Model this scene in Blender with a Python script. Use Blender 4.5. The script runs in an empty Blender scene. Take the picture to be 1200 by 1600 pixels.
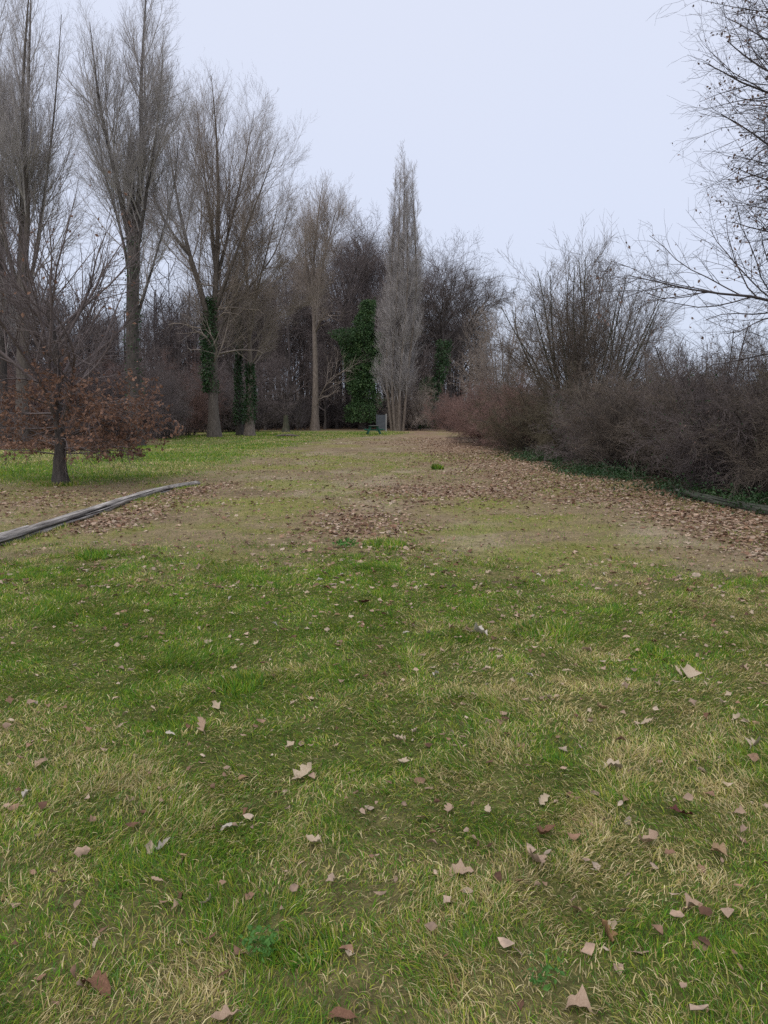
import bpy, math
import numpy as np
from mathutils import Vector

SC = bpy.context.scene
COL = SC.collection
R = math.radians
rng = np.random.default_rng(7)

# ------------------------------------------------------------------ camera, sky, sun, exposure
CAM_Z, PITCH, FPX = 1.6, R(7.125), 1202.0
cd = bpy.data.cameras.new('camera')
cam = bpy.data.objects.new('camera', cd); COL.objects.link(cam)
cam.location = (0, 0, CAM_Z)
cam.rotation_euler = (R(90) - PITCH, 0, 0)
cd.sensor_fit = 'VERTICAL'; cd.sensor_height = 36.0; cd.lens = 36.0 * FPX / 1600.0
cd.clip_start = 0.05; cd.clip_end = 6000
SC.camera = cam

SUN_EL, SUN_ROT = R(58), R(205)
w = bpy.data.worlds.new('World'); SC.world = w; w.use_nodes = True
nt = w.node_tree; nt.nodes.clear()
out = nt.nodes.new('ShaderNodeOutputWorld')
sky = nt.nodes.new('ShaderNodeTexSky'); sky.sky_type = 'NISHITA'; sky.sun_disc = False
sky.sun_elevation = SUN_EL; sky.sun_rotation = SUN_ROT; sky.air_density = 1.0; sky.dust_density = 4.0
bg1 = nt.nodes.new('ShaderNodeBackground'); bg1.inputs[1].default_value = 0.06
nt.links.new(sky.outputs[0], bg1.inputs[0])
# the even cloud deck of an overcast winter day
tc = nt.nodes.new('ShaderNodeTexCoord'); sx = nt.nodes.new('ShaderNodeSeparateXYZ')
nt.links.new(tc.outputs['Generated'], sx.inputs[0])
cr = nt.nodes.new('ShaderNodeValToRGB')
cr.color_ramp.elements[0].position = 0.0; cr.color_ramp.elements[0].color = (0.70, 0.785, 0.95, 1)
cr.color_ramp.elements[1].position = 0.55; cr.color_ramp.elements[1].color = (0.79, 0.84, 1.0, 1)
e = cr.color_ramp.elements.new(0.25); e.color = (0.755, 0.82, 1.0, 1)
nz = nt.nodes.new('ShaderNodeTexNoise'); nz.inputs['Scale'].default_value = 1.6; nz.inputs['Detail'].default_value = 3
nt.links.new(tc.outputs['Generated'], nz.inputs['Vector'])
mz = nt.nodes.new('ShaderNodeMath'); mz.operation = 'MULTIPLY_ADD'
mz.inputs[1].default_value = 0.42
nt.links.new(nz.outputs[0], mz.inputs[0])
sb = nt.nodes.new('ShaderNodeMath'); sb.operation = 'SUBTRACT'; sb.inputs[1].default_value = 0.21
nt.links.new(sx.outputs[2], sb.inputs[0]); nt.links.new(sb.outputs[0], mz.inputs[2])
nt.links.new(mz.outputs[0], cr.inputs[0])
bg2 = nt.nodes.new('ShaderNodeBackground'); bg2.inputs[1].default_value = 0.83
nt.links.new(cr.outputs[0], bg2.inputs[0])
ad = nt.nodes.new('ShaderNodeMixShader'); ad.inputs[0].default_value = 0.9
nt.links.new(bg1.outputs[0], ad.inputs[1]); nt.links.new(bg2.outputs[0], ad.inputs[2])
nt.links.new(ad.outputs[0], out.inputs[0])

sl = bpy.data.lights.new('sun', 'SUN'); sl.energy = 1.5; sl.angle = R(50); sl.color = (1, 0.96, 0.9)
so = bpy.data.objects.new('sun', sl); COL.objects.link(so)
so.rotation_euler = (R(90) - SUN_EL, 0, R(180) - SUN_ROT); so.location = (0, 0, 60)
SC.view_settings.view_transform = 'Standard'; SC.view_settings.look = 'None'
SC.view_settings.exposure = 0.3; SC.view_settings.gamma = 1.0
SC.cycles.max_bounces = 5; SC.cycles.diffuse_bounces = 3; SC.cycles.transmission_bounces = 3
SC.cycles.transparent_max_bounces = 4; SC.cycles.volume_bounces = 0
SC.cycles.use_denoising = False
SC.cycles.denoiser = 'OPENIMAGEDENOISE'; SC.cycles.denoising_input_passes = 'RGB_ALBEDO_NORMAL'; SC.cycles.denoising_prefilter = 'ACCURATE'

# ------------------------------------------------------------------ helpers
def W(px, py, D):
    """a point seen at that place of the photograph, D metres in front of the camera"""
    a = math.atan((800 - py) / FPX) - PITCH
    z = CAM_Z + D * math.tan(a)
    depth = D * math.cos(PITCH) + (CAM_Z - z) * math.sin(PITCH)
    return np.array([(px - 600) / FPX * depth, D, z])

def hash2(ix, iy, s):
    h = (ix.astype(np.int64) * 374761393 + iy.astype(np.int64) * 668265263 + s * 974711) & 0x7fffffff
    h = ((h ^ (h >> 13)) * 1274126177) & 0x7fffffff
    return ((h ^ (h >> 16)) & 0xffff) / 65535.0

def vnoise(x, y, s=0):
    x = np.asarray(x, float); y = np.asarray(y, float)
    ix = np.floor(x); iy = np.floor(y); fx = x - ix; fy = y - iy
    fx = fx * fx * (3 - 2 * fx); fy = fy * fy * (3 - 2 * fy)
    a = hash2(ix, iy, s); b = hash2(ix + 1, iy, s); c = hash2(ix, iy + 1, s); d = hash2(ix + 1, iy + 1, s)
    return (a * (1 - fx) + b * fx) * (1 - fy) + (c * (1 - fx) + d * fx) * fy

def fbm(x, y, s=0, o=4):
    v = 0; a = 0.5; t = 0
    for k in range(o):
        v = v + a * vnoise(np.asarray(x) * 2 ** k, np.asarray(y) * 2 ** k, s + k * 17); t += a; a *= 0.5
    return v / t

def sstep(a, b, x):
    t = np.clip((x - a) / (b - a), 0, 1); return t * t * (3 - 2 * t)

class MB:
    """collects pieces of one mesh"""
    def __init__(s): s.v = []; s.q = []; s.t = []; s.c = []; s.n = 0
    def add(s, V, Q=None, T=None, C=None):
        V = np.asarray(V, np.float32).reshape(-1, 3)
        if Q is not None and len(Q): s.q.append(np.asarray(Q, np.int64).reshape(-1, 4) + s.n)
        if T is not None and len(T): s.t.append(np.asarray(T, np.int64).reshape(-1, 3) + s.n)
        s.v.append(V)
        if C is not None: s.c.append(np.asarray(C, np.float32).reshape(-1, 3))
        s.n += len(V)
    def mesh(s, name, mat, smooth=True):
        me = bpy.data.meshes.new(name)
        V = np.concatenate(s.v) if s.v else np.zeros((0, 3), np.float32)
        Q = np.concatenate(s.q) if s.q else np.zeros((0, 4), np.int64)
        T = np.concatenate(s.t) if s.t else np.zeros((0, 3), np.int64)
        me.vertices.add(len(V)); me.vertices.foreach_set('co', V.ravel())
        nl = len(Q) * 4 + len(T) * 3
        me.loops.add(nl); me.loops.foreach_set('vertex_index', np.concatenate([Q.ravel(), T.ravel()]).astype(np.int32))
        me.polygons.add(len(Q) + len(T))
        st = np.concatenate([np.arange(len(Q)) * 4, len(Q) * 4 + np.arange(len(T)) * 3]).astype(np.int32)
        me.polygons.foreach_set('loop_start', st)
        me.polygons.foreach_set('use_smooth', np.full(len(Q) + len(T), smooth))
        if s.c:
            C = np.concatenate(s.c); C = np.concatenate([C, np.ones((len(C), 1), np.float32)], 1)
            at = me.color_attributes.new('tint', 'FLOAT_COLOR', 'POINT'); at.data.foreach_set('color', C.ravel())
        me.update(calc_edges=True)
        if mat: me.materials.append(mat)
        return me
    def build(s, name, mat, parent=None, smooth=True, loc=None):
        o = bpy.data.objects.new(name, s.mesh(name, mat, smooth)); COL.objects.link(o)
        if parent: o.parent = parent
        if loc is not None: o.location = loc
        return o

def tag(o, label=None, cat=None, group=None, kind=None):
    if label: o['label'] = label
    if cat: o['category'] = cat
    if group: o['group'] = group
    if kind: o['kind'] = kind
    return o

def empty(name, loc, rz=0.0, label=None, cat=None, group=None):
    o = bpy.data.objects.new(name, None); COL.objects.link(o)
    o.location = [float(c) for c in loc]; o.rotation_euler = (0, 0, rz); o.empty_display_size = 0.2
    return tag(o, label, cat, group)

def copy_tree(root):
    r = root.copy(); COL.objects.link(r)
    for ch in list(root.children):
        c = ch.copy(); COL.objects.link(c); c.parent = r
        for g in list(ch.children):
            d = g.copy(); COL.objects.link(d); d.parent = c
    return r

def recolour(root, mats):
    for ch in root.children:
        k = ch.name.split('.')[0]
        if k in mats:
            ch.material_slots[0].link = 'OBJECT'; ch.material_slots[0].material = mats[k]

def norm(a): return a / np.maximum(np.linalg.norm(a, axis=-1, keepdims=True), 1e-9)

def tubes(P, Rr, S):
    """P (N,K,3), Rr (N,K): one tapered tube each, closed by its taper"""
    N, K, _ = P.shape
    T = norm(np.gradient(P, axis=1))
    ref = np.where(np.abs(T[:, :1, 2:3]) > 0.8, np.array([1.0, 0.13, 0]), np.array([0.1, 0, 1.0]))
    ref = np.broadcast_to(ref, T.shape)
    A = norm(np.cross(T, ref)); B = np.cross(T, A)
    an = np.arange(S) * 2 * math.pi / S
    V = P[:, :, None, :] + Rr[:, :, None, None] * (A[:, :, None, :] * np.cos(an)[None, None, :, None] + B[:, :, None, :] * np.sin(an)[None, None, :, None])
    k = np.arange(K - 1)[:, None]; s = np.arange(S)[None, :]
    q = np.stack([k * S + s, k * S + (s + 1) % S, (k + 1) * S + (s + 1) % S, (k + 1) * S + s], -1).reshape(-1, 4)
    Q = (np.arange(N)[:, None, None] * K * S + q[None]).reshape(-1, 4)
    return V.reshape(-1, 3), Q

def spline(pts, K):
    """smooth curve through points"""
    pts = np.asarray(pts, float); n = len(pts)
    d = np.r_[0, np.cumsum(np.linalg.norm(np.diff(pts, axis=0), axis=1))]
    u = np.linspace(0, d[-1], K); o = np.zeros((K, pts.shape[1]))
    m = np.zeros_like(pts)
    for i in range(n):
        a = max(i - 1, 0); b = min(i + 1, n - 1); m[i] = (pts[b] - pts[a]) / max(d[b] - d[a], 1e-9)
    for j, x in enumerate(u):
        i = min(np.searchsorted(d, x, 'right') - 1, n - 2); h = d[i + 1] - d[i]; t = (x - d[i]) / h
        o[j] = (2*t**3-3*t**2+1)*pts[i] + (t**3-2*t**2+t)*h*m[i] + (-2*t**3+3*t**2)*pts[i+1] + (t**3-t**2)*h*m[i+1]
    return o

def grow(P, Rr, n, t0, t1, ang, angs, length, K, wig, up, rfac, rmax, tip=0.3, droop=0.0, bias=None, rmin=0.0, prop=True):
    """children of the branches P: (M,K,3), (M,K). length(t, L) gives each child's length"""
    N, Kp, _ = P.shape
    nn = np.broadcast_to(np.asarray(n), (N,)).astype(float)
    if prop and N > 3:
        Lp = np.linalg.norm(np.diff(P, axis=1), axis=2).sum(1); nn = nn * Lp / Lp.mean() + rng.random(N) - .5
    nn = np.maximum(np.round(nn), 1).astype(int)
    idx = np.repeat(np.arange(N), nn)
    first = np.repeat(np.cumsum(nn) - nn, nn)
    j = np.arange(len(idx)) - first
    t0 = np.broadcast_to(np.asarray(t0, float), (N,))[idx]
    t = t0 + (t1 - t0) * (j + rng.random(len(idx))) / np.maximum(nn[idx], 1)
    f = t * (Kp - 1); i0 = np.clip(f.astype(int), 0, Kp - 2); fr = (f - i0)[:, None]
    pos = P[idx, i0] * (1 - fr) + P[idx, i0 + 1] * fr
    tan = norm(P[idx, i0 + 1] - P[idx, i0])
    rp = Rr[idx, i0] * (1 - fr[:, 0]) + Rr[idx, i0 + 1] * fr[:, 0]
    L = np.linalg.norm(np.diff(P, axis=1), axis=2).sum(1)[idx]
    v = rng.normal(size=tan.shape)
    if bias is not None: v = v + np.asarray(bias)
    perp = norm(v - (v * tan).sum(1, keepdims=True) * tan)
    a = np.clip((ang(t) if callable(ang) else ang) + rng.normal(0, angs, len(idx)), 0.05, 2.2)[:, None]
    d = norm(tan * np.cos(a) + perp * np.sin(a))
    ln = length(t, L) * rng.uniform(0.7, 1.25, len(idx))
    seg = (ln / (K - 1))[:, None]
    C = np.zeros((len(idx), K, 3)); C[:, 0] = pos
    z = np.array([0, 0, 1.0])
    for k in range(1, K):
        C[:, k] = C[:, k - 1] + d * seg
        u_ = up - droop * (1 - k / K)
        d = norm(d + z * u_ + rng.normal(size=d.shape) * wig)
    r0 = np.maximum(np.minimum(rp * rfac, rmax * np.clip(ln / np.mean(ln), 0.5, 1.6)), rmin)
    CR = r0[:, None] * np.linspace(1, tip, K)[None]
    C[:, :, 2] = np.maximum(C[:, :, 2], 0.03)
    return C, CR

def keep(C, CR, mask): return C[mask], CR[mask]

def leaf_quads(P, size, jitter=0.4, up=0.0):
    """small folded leaves at points P"""
    n = len(P); s = size * rng.uniform(0.6, 1.3, (n, 1))
    a = norm(rng.normal(size=(n, 3)) + np.array([0, 0, -up])); b = norm(np.cross(a, rng.normal(size=(n, 3))))
    c = np.cross(a, b)
    v0 = P; v1 = P + a * s * 0.5 + b * s * 0.32 + c * s * 0.1; v2 = P + a * s; v3 = P + a * s * 0.5 - b * s * 0.32 + c * s * 0.1
    V = np.stack([v0, v1, v2, v3], 1).reshape(-1, 3)
    T = (np.arange(n)[:, None, None] * 4 + np.array([[0, 1, 2], [0, 2, 3]])[None]).reshape(-1, 3)
    return V, T

def along(P, n):
    """random points along the outer part of polylines"""
    i = rng.integers(0, len(P), n); K = P.shape[1]; f = rng.uniform(0.3, 1, n) * (K - 1)
    k = np.clip(f.astype(int), 0, K - 2); fr = (f - k)[:, None]
    return P[i, k] * (1 - fr) + P[i, k + 1] * fr

# ------------------------------------------------------------------ materials
def mat(name, c1, c2, scale=6.0, rough=0.85, stretch=(1, 1, 1), c3=None, bump=0.0, bscale=None, translucent=0.0, attr=False, rand=0.0, spec=0.2):
    m = bpy.data.materials.new(name); m.use_nodes = True
    t = m.node_tree; N = t.nodes; b = N['Principled BSDF']; L = t.links.new
    b.inputs['Roughness'].default_value = rough; b.inputs['Specular IOR Level'].default_value = spec
    tcn = N.new('ShaderNodeTexCoord'); mp = N.new('ShaderNodeMapping'); mp.inputs['Scale'].default_value = stretch
    L(tcn.outputs['Object'], mp.inputs[0])
    no = N.new('ShaderNodeTexNoise'); no.inputs['Scale'].default_value = scale; no.inputs['Detail'].default_value = 5; no.inputs['Roughness'].default_value = 0.65
    L(mp.outputs[0], no.inputs['Vector'])
    rp = N.new('ShaderNodeValToRGB'); rp.color_ramp.elements[0].position = 0.32; rp.color_ramp.elements[1].position = 0.68
    rp.color_ramp.elements[0].color = (*c1, 1); rp.color_ramp.elements[1].color = (*c2, 1)
    if c3: e_ = rp.color_ramp.elements.new(0.55); e_.color = (*c3, 1)
    L(no.outputs[0], rp.inputs[0]); colr = rp.outputs[0]
    if attr:
        at = N.new('ShaderNodeAttribute'); at.attribute_name = 'tint'
        mx = N.new('ShaderNodeMix'); mx.data_type = 'RGBA'; mx.blend_type = 'MULTIPLY'; mx.inputs[0].default_value = 1
        L(at.outputs['Color'], mx.inputs[6]); L(colr, mx.inputs[7]); colr = mx.outputs[2]
    if rand:
        oi = N.new('ShaderNodeObjectInfo'); hs = N.new('ShaderNodeHueSaturation')
        mr = N.new('ShaderNodeMapRange'); mr.inputs['To Min'].default_value = 1 - rand; mr.inputs['To Max'].default_value = 1 + rand
        L(oi.outputs['Random'], mr.inputs[0]); L(mr.outputs[0], hs.inputs['Value']); L(colr, hs.inputs['Color']); colr = hs.outputs[0]
    L(colr, b.inputs['Base Color'])
    if bump:
        bp = N.new('ShaderNodeBump'); bp.inputs['Strength'].default_value = bump; bp.inputs['Distance'].default_value = 0.02
        n2 = N.new('ShaderNodeTexNoise'); n2.inputs['Scale'].default_value = bscale or scale * 3; n2.inputs['Detail'].default_value = 6
        L(mp.outputs[0], n2.inputs['Vector']); L(n2.outputs[0], bp.inputs['Height']); L(bp.outputs[0], b.inputs['Normal'])
    if translucent:
        tr = N.new('ShaderNodeBsdfTranslucent'); L(colr, tr.inputs[0]); ms = N.new('ShaderNodeMixShader'); ms.inputs[0].default_value = translucent
        o_ = N['Material Output']; L(b.outputs[0], ms.inputs[1]); L(tr.outputs[0], ms.inputs[2]); L(ms.outputs[0], o_.inputs[0])
    return m

M = {}
M['bark_grey'] = mat('bark_grey', (.075, .062, .052), (.19, .165, .14), 5, stretch=(3, 3, .6), c3=(.12, .10, .085), bump=.6, rand=.12)
M['bark_dark'] = mat('bark_dark', (.035, .03, .028), (.10, .085, .075), 5, stretch=(3, 3, .6), bump=.6, rand=.15)
M['bark_mossy'] = mat('bark_mossy', (.045, .055, .03), (.13, .11, .085), 2.5, stretch=(3, 3, .8), c3=(.07, .065, .045), bump=.6)
M['bark_pale'] = mat('bark_pale', (.10, .08, .065), (.27, .225, .185), 4, stretch=(3, 3, .7), c3=(.18, .145, .12), bump=.5)
M['twig_grey'] = mat('twig_grey', (.26, .236, .23), (.45, .41, .39), 1.2, rand=.1)
M['twig_tan'] = mat('twig_tan', (.20, .165, .14), (.38, .315, .265), 0.9, rand=.1)
M['twig_dark'] = mat('twig_dark', (.10, .082, .08), (.19, .155, .145), 1.0, rand=.15)
M['twig_black'] = mat('twig_black', (.05, .042, .042), (.11, .092, .088), 2.0)
M['twig_red'] = mat('twig_red', (.135, .08, .07), (.28, .18, .15), 1.0)
M['twig_brown'] = mat('twig_brown', (.075, .06, .05), (.22, .18, .145), 0.8)
M['twig_olive'] = mat('twig_olive', (.07, .058, .038), (.175, .148, .098), 0.8)
M['ivy'] = mat('ivy', (.016, .045, .014), (.07, .13, .035), 1.2, rough=.5, c3=(.032, .075, .022), translucent=.15, spec=.4)
M['ivy_light'] = mat('ivy_light', (.03, .075, .026), (.14, .215, .07), 1.6, rough=.55, c3=(.065, .13, .04), translucent=.15, spec=.4)
M['leaf_brown'] = mat('leaf_brown', (.135, .07, .047), (.33, .195, .13), 3, rough=.7, translucent=.25)
M['leaf_dry'] = mat('leaf_dry', (.14, .09, .075), (.27, .19, .155), 3, rough=.8, translucent=.2)
M['litter'] = mat('litter', (.55, .55, .55), (1.15, 1.1, 1.05), 30, rough=.75, attr=True, translucent=.12)
M['blade'] = mat('blade', (.8, .8, .8), (1.15, 1.15, 1.1), 3, rough=.7, attr=True, translucent=.3, spec=.08)

# ------------------------------------------------------------------ ground
def ground_z(x, y):
    x = np.asarray(x, float); y = np.asarray(y, float)
    z = (fbm(x * .35, y * .35, 3) - .5) * .10 + (fbm(x * 1.6, y * 1.6, 5, 3) - .5) * .045
    # ditch on the left, this side of the tall trees
    s = (x + 13.0) * 0.62 - (y - 47.0) * 0.78 * 0.55
    across = (y - 47.0 - (x + 13.0) * 0.55) / 2.6
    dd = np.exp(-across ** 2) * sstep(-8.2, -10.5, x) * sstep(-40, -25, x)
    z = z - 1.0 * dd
    far = sstep(60, 160, np.hypot(x, y))
    z = z * (1 - .4 * far)
    # bank under the hedge
    return z

def hedge_x(y):
    return np.interp(y, [0, 8, 12.8, 21, 46, 70], [8.6, 7.2, 6.4, 5.35, 4.6, 4.2])

LOG = np.array([W(-40, 863, 9.0), W(0, 850, 9.55), W(150, 800, 12.7), W(255, 768, 16.3), W(308, 760, 17.6)])
def log_x(y): return np.interp(y, LOG[:, 1], LOG[:, 0])

def near_edge(x):
    """how far the front lawn reaches"""
    e = np.interp(x, [-6, -2, -.3, .2, .6, 2, 3.5, 6], [8.3, 8.5, 8.6, 9.2, 8.4, 7.9, 7.1, 6.3])
    return e + (fbm(x * 1.1, x * 0 + 3, 11) - .5) * 1.2

def masks(x, y):
    x = np.asarray(x, float); y = np.asarray(y, float)
    n1 = fbm(x * .5, y * .5, 21); n2 = fbm(x * 1.7, y * 1.7, 31); n3 = fbm(x * .16, y * .12, 41)
    lawn = 1 - sstep(-1.5, 1.2, y - near_edge(x) + (n2 - .5) * 3.4 + (n1 - .5) * 1.8)
    # green on the left beyond the log, and around the table
    leftb = np.interp(y, [0, 17, 21, 33, 49, 58, 68, 90], [-6, -6.0, -5.0, -4.6, -4.4, -2.5, 2.5, 4])
    left = sstep(-.4, 1.6, leftb - x + (n1 - .5) * 2.4) * sstep(16.8, 19.2, y + (n2 - .5) * 2.5 - np.where(x > -4, 0, 0))
    # the dry strip under the young beech
    bx, by = -7.5, 17.0
    dry = np.exp(-(((x - bx) / 3.4) ** 2 + ((y - by) / 1.9) ** 2) * 1.0)
    left = left * (1 - .75 * dry)
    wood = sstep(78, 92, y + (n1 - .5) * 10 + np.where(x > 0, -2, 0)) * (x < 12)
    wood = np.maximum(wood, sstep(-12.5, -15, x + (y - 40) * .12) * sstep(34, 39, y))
    green = np.clip(np.maximum(lawn, left * (1 - wood)), 0, 1)
    moss = sstep(.46, .64, n1 * .7 + n2 * .3) * (1 - green) * sstep(6, 9, y)
    hd = hedge_x(y) - x
    flat_ = np.interp(y, [6, 8.5, 13, 22, 50], [1.3, 1.7, 1.3, 1.6, 1.2])
    lit = np.exp(-np.clip(hd - flat_, 0, None) ** 2 / (2 * np.interp(y, [6, 10, 14, 22, 50], [.7, .7, .8, 1.5, 1.8]) ** 2)) * sstep(6.0, 8.0, y - hd * .25)
    lit = np.maximum(lit, .95 * np.exp(-((y - 16.8 - (n1 - .5) * 5) / 2.9) ** 2) * sstep(-1.4, .6, x))            # band across
    lit = np.maximum(lit, .95 * np.exp(-(((x + .35) / .85) ** 2 + ((y - 11.6) / 2.0) ** 2)))                          # patch in the middle
    lit = np.maximum(lit, .9 * np.exp(-(((x - log_x(y) - .65) / .55) ** 2)) * sstep(9.8, 11.5, y) * (1 - sstep(17.5, 19, y)))
    lit = np.maximum(lit, .55 * np.exp(-(((x + 6.6) / 2.4) ** 2 + ((y - 14.6) / 2.2) ** 2)))
    lit = np.maximum(lit, .75 * np.exp(-(((x - 2) / 4.0) ** 2 + ((y - 47) / 8) ** 2)))
    lit = np.maximum(lit, .6 * np.exp(-((y - 26) / 4) ** 2) * sstep(-.5, 2.5, x))
    lit = np.maximum(lit, .13 * sstep(10, 14, y) * (1 - green))
    lit = lit * sstep(.25, .62, n2 * .6 + n1 * .4 + lit * .22)
    lit = np.where(hd < -.2, lit * .6, lit)
    return green, lit, moss, np.clip(wood, 0, 1), n1, n2, n3

def sheet_axis(n, far, a, c):
    u = np.linspace(-1, 1, n); b = np.arcsinh(far / a); return c + a * np.sinh(b * u)
xs = sheet_axis(361, 1800, 4.0, 0.0); ys = sheet_axis(421, 2200, 5.0, 6.0)
GX, GY = np.meshgrid(xs, ys)
gz = ground_z(GX, GY)
g, lit, moss, wood, n1, n2, n3 = masks(GX, GY)
def mixc(c, d, m): return c * (1 - m[..., None]) + np.asarray(d) * m[..., None]
gc = np.zeros(GX.shape + (3,)) + np.array([.215, .168, .10])
gc = mixc(gc, (.16, .122, .075), sstep(.45, .7, n2))
gc = mixc(gc, (.30, .25, .175), sstep(.55, .75, fbm(GX * .8, GY * .5, 77)) * .7)
gc = mixc(gc, (.19, .20, .045), moss * .72)
lawnc = mixc(np.zeros(GX.shape + (3,)) + np.array([.085, .095, .026]), (.14, .12, .055), sstep(.5, .7, n1))
fieldc = mixc(np.zeros(GX.shape + (3,)) + np.array([.12, .165, .045]), (.20, .18, .08), sstep(.45, .75, n2))
dm = sstep(10, 22, GY)[..., None]
gc = mixc(gc, 0, g) + (lawnc * (1 - dm) + fieldc * dm) * g[..., None]
gc = mixc(gc, (.22, .14, .10), lit * .6)
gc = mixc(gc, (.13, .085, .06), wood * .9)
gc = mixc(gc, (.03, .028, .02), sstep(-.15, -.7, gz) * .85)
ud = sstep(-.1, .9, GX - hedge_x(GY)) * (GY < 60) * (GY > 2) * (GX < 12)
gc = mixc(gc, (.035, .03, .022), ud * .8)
fieldfar = sstep(12, 16, GX) * sstep(0, 20, GY)
gc = mixc(gc, (.10, .13, .045), fieldfar)
gm = MB()
nx, ny = len(xs), len(ys)
i = np.arange(nx - 1)[None, :]; j = np.arange(ny - 1)[:, None]
q = np.stack([j * nx + i, j * nx + i + 1, (j + 1) * nx + i + 1, (j + 1) * nx + i], -1).reshape(-1, 4)
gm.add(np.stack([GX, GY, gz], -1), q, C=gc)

def ground_material():
    m = bpy.data.materials.new('ground'); m.use_nodes = True; t = m.node_tree; N = t.nodes; L = t.links.new
    b = N['Principled BSDF']; b.inputs['Roughness'].default_value = .95; b.inputs['Specular IOR Level'].default_value = .1
    at = N.new('ShaderNodeAttribute'); at.attribute_name = 'tint'
    tcn = N.new('ShaderNodeTexCoord')
    def noise(sc, det=6, ro=.7):
        n = N.new('ShaderNodeTexNoise'); n.inputs['Scale'].default_value = sc; n.inputs['Detail'].default_value = det; n.inputs['Roughness'].default_value = ro
        L(tcn.outputs['Object'], n.inputs['Vector']); return n
    def mix(kind, fac, a, c):
        x = N.new('ShaderNodeMix'); x.data_type = 'RGBA'; x.blend_type = kind
        if isinstance(fac, float): x.inputs[0].default_value = fac
        else: L(fac, x.inputs[0])
        L(a, x.inputs[6])
        if isinstance(c, tuple): x.inputs[7].default_value = (*c, 1)
        else: L(c, x.inputs[7])
        return x.outputs[2]
    def ramp(src, p0, p1, a=(0, 0, 0), c=(1, 1, 1)):
        r_ = N.new('ShaderNodeValToRGB'); r_.color_ramp.elements[0].position = p0; r_.color_ramp.elements[1].position = p1
        r_.color_ramp.elements[0].color = (*a, 1); r_.color_ramp.elements[1].color = (*c, 1); L(src, r_.inputs[0]); return r_.outputs[0]
    fine = noise(28); mid = noise(4.5); grit = noise(90, 3)
    c = at.outputs['Color']
    c = mix('MULTIPLY', 1.0, c, ramp(fine.outputs[0], .3, .7, (.55, .55, .55), (1.5, 1.45, 1.4)))
    c = mix('MULTIPLY', 1.0, c, ramp(mid.outputs[0], .3, .7, (.72, .72, .72), (1.25, 1.25, 1.25)))
    c = mix('MULTIPLY', 1.0, c, ramp(grit.outputs[0], .32, .66, (.7, .7, .7), (1.3, 1.3, 1.28)))
    vo = N.new('ShaderNodeTexVoronoi'); vo.inputs['Scale'].default_value = 15; L(tcn.outputs['Object'], vo.inputs['Vector'])
    fleck = ramp(vo.outputs['Distance'], .10, .22, (1, 1, 1), (0, 0, 0))
    sel = ramp(noise(7, 2).outputs[0], .5, .6)
    f2 = N.new('ShaderNodeMath'); f2.operation = 'MULTIPLY'; L(fleck, f2.inputs[0]); L(sel, f2.inputs[1])
    f3 = N.new('ShaderNodeMath'); f3.operation = 'MULTIPLY'; L(f2.outputs[0], f3.inputs[0]); f3.inputs[1].default_value = .55
    c = mix('MIX', f3.outputs[0], c, (.24, .185, .135))
    L(c, b.inputs['Base Color'])
    bp = N.new('ShaderNodeBump'); bp.inputs['Strength'].default_value = .8; bp.inputs['Distance'].default_value = .025
    L(fine.outputs[0], bp.inputs['Height']); L(bp.outputs[0], b.inputs['Normal'])
    return m
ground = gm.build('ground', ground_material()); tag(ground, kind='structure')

# ------------------------------------------------------------------ grass
GREEN = np.array([[.10, .23, .018], [.135, .265, .024], [.23, .32, .035], [.075, .185, .020], [.33, .35, .05], [.12, .215, .06]])
STRAW = np.array([[.48, .385, .17], [.60, .49, .25], [.38, .28, .13], [.37, .345, .10], [.68, .57, .33]])
def blades(mb, x, y, ln, wd, lean, straw, z0=None):
    n = len(x); z = ground_z(x, y) - .01 if z0 is None else z0
    flow = 14 * fbm(x * 1.7, y * 1.7, 71, 3)
    th = flow + rng.normal(0, 1.0, n); ph = th + rng.normal(0, .9, n)
    b0 = np.stack([x, y, z], 1)
    side = np.stack([np.cos(ph + 1.57), np.sin(ph + 1.57), np.zeros(n)], 1) * (wd * .5)[:, None]
    hor = np.stack([np.cos(th), np.sin(th), np.zeros(n)], 1)
    def pt(s):
        a = lean * s                     # bends further along the blade
        return b0 + hor * (ln * s * np.sin(lean * (.45 + .55 * s)))[:, None] + np.array([0, 0, 1]) * (ln * s * np.cos(lean * (.35 + .65 * s)))[:, None].clip(0)
    p1, p2, p3 = pt(.4), pt(.75), pt(1.0)
    V = np.stack([b0 - side, b0 + side, p1 - side * .9, p1 + side * .9, p2 - side * .6, p2 + side * .6, p3], 1)
    base = np.arange(n)[:, None, None] * 7
    Q = (base + np.array([[0, 1, 3, 2], [2, 3, 5, 4]])[None]).reshape(-1, 4)
    T = (base + np.array([[4, 5, 6]])[None]).reshape(-1, 3)
    is_s = rng.random(n) < straw
    c = np.where(is_s[:, None], STRAW[rng.integers(0, len(STRAW), n)], GREEN[rng.integers(0, len(GREEN), n)])
    c = c * rng.uniform(.75, 1.25, (n, 1))
    mb.add(V, Q, T, np.repeat(c, 7, 0))

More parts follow.
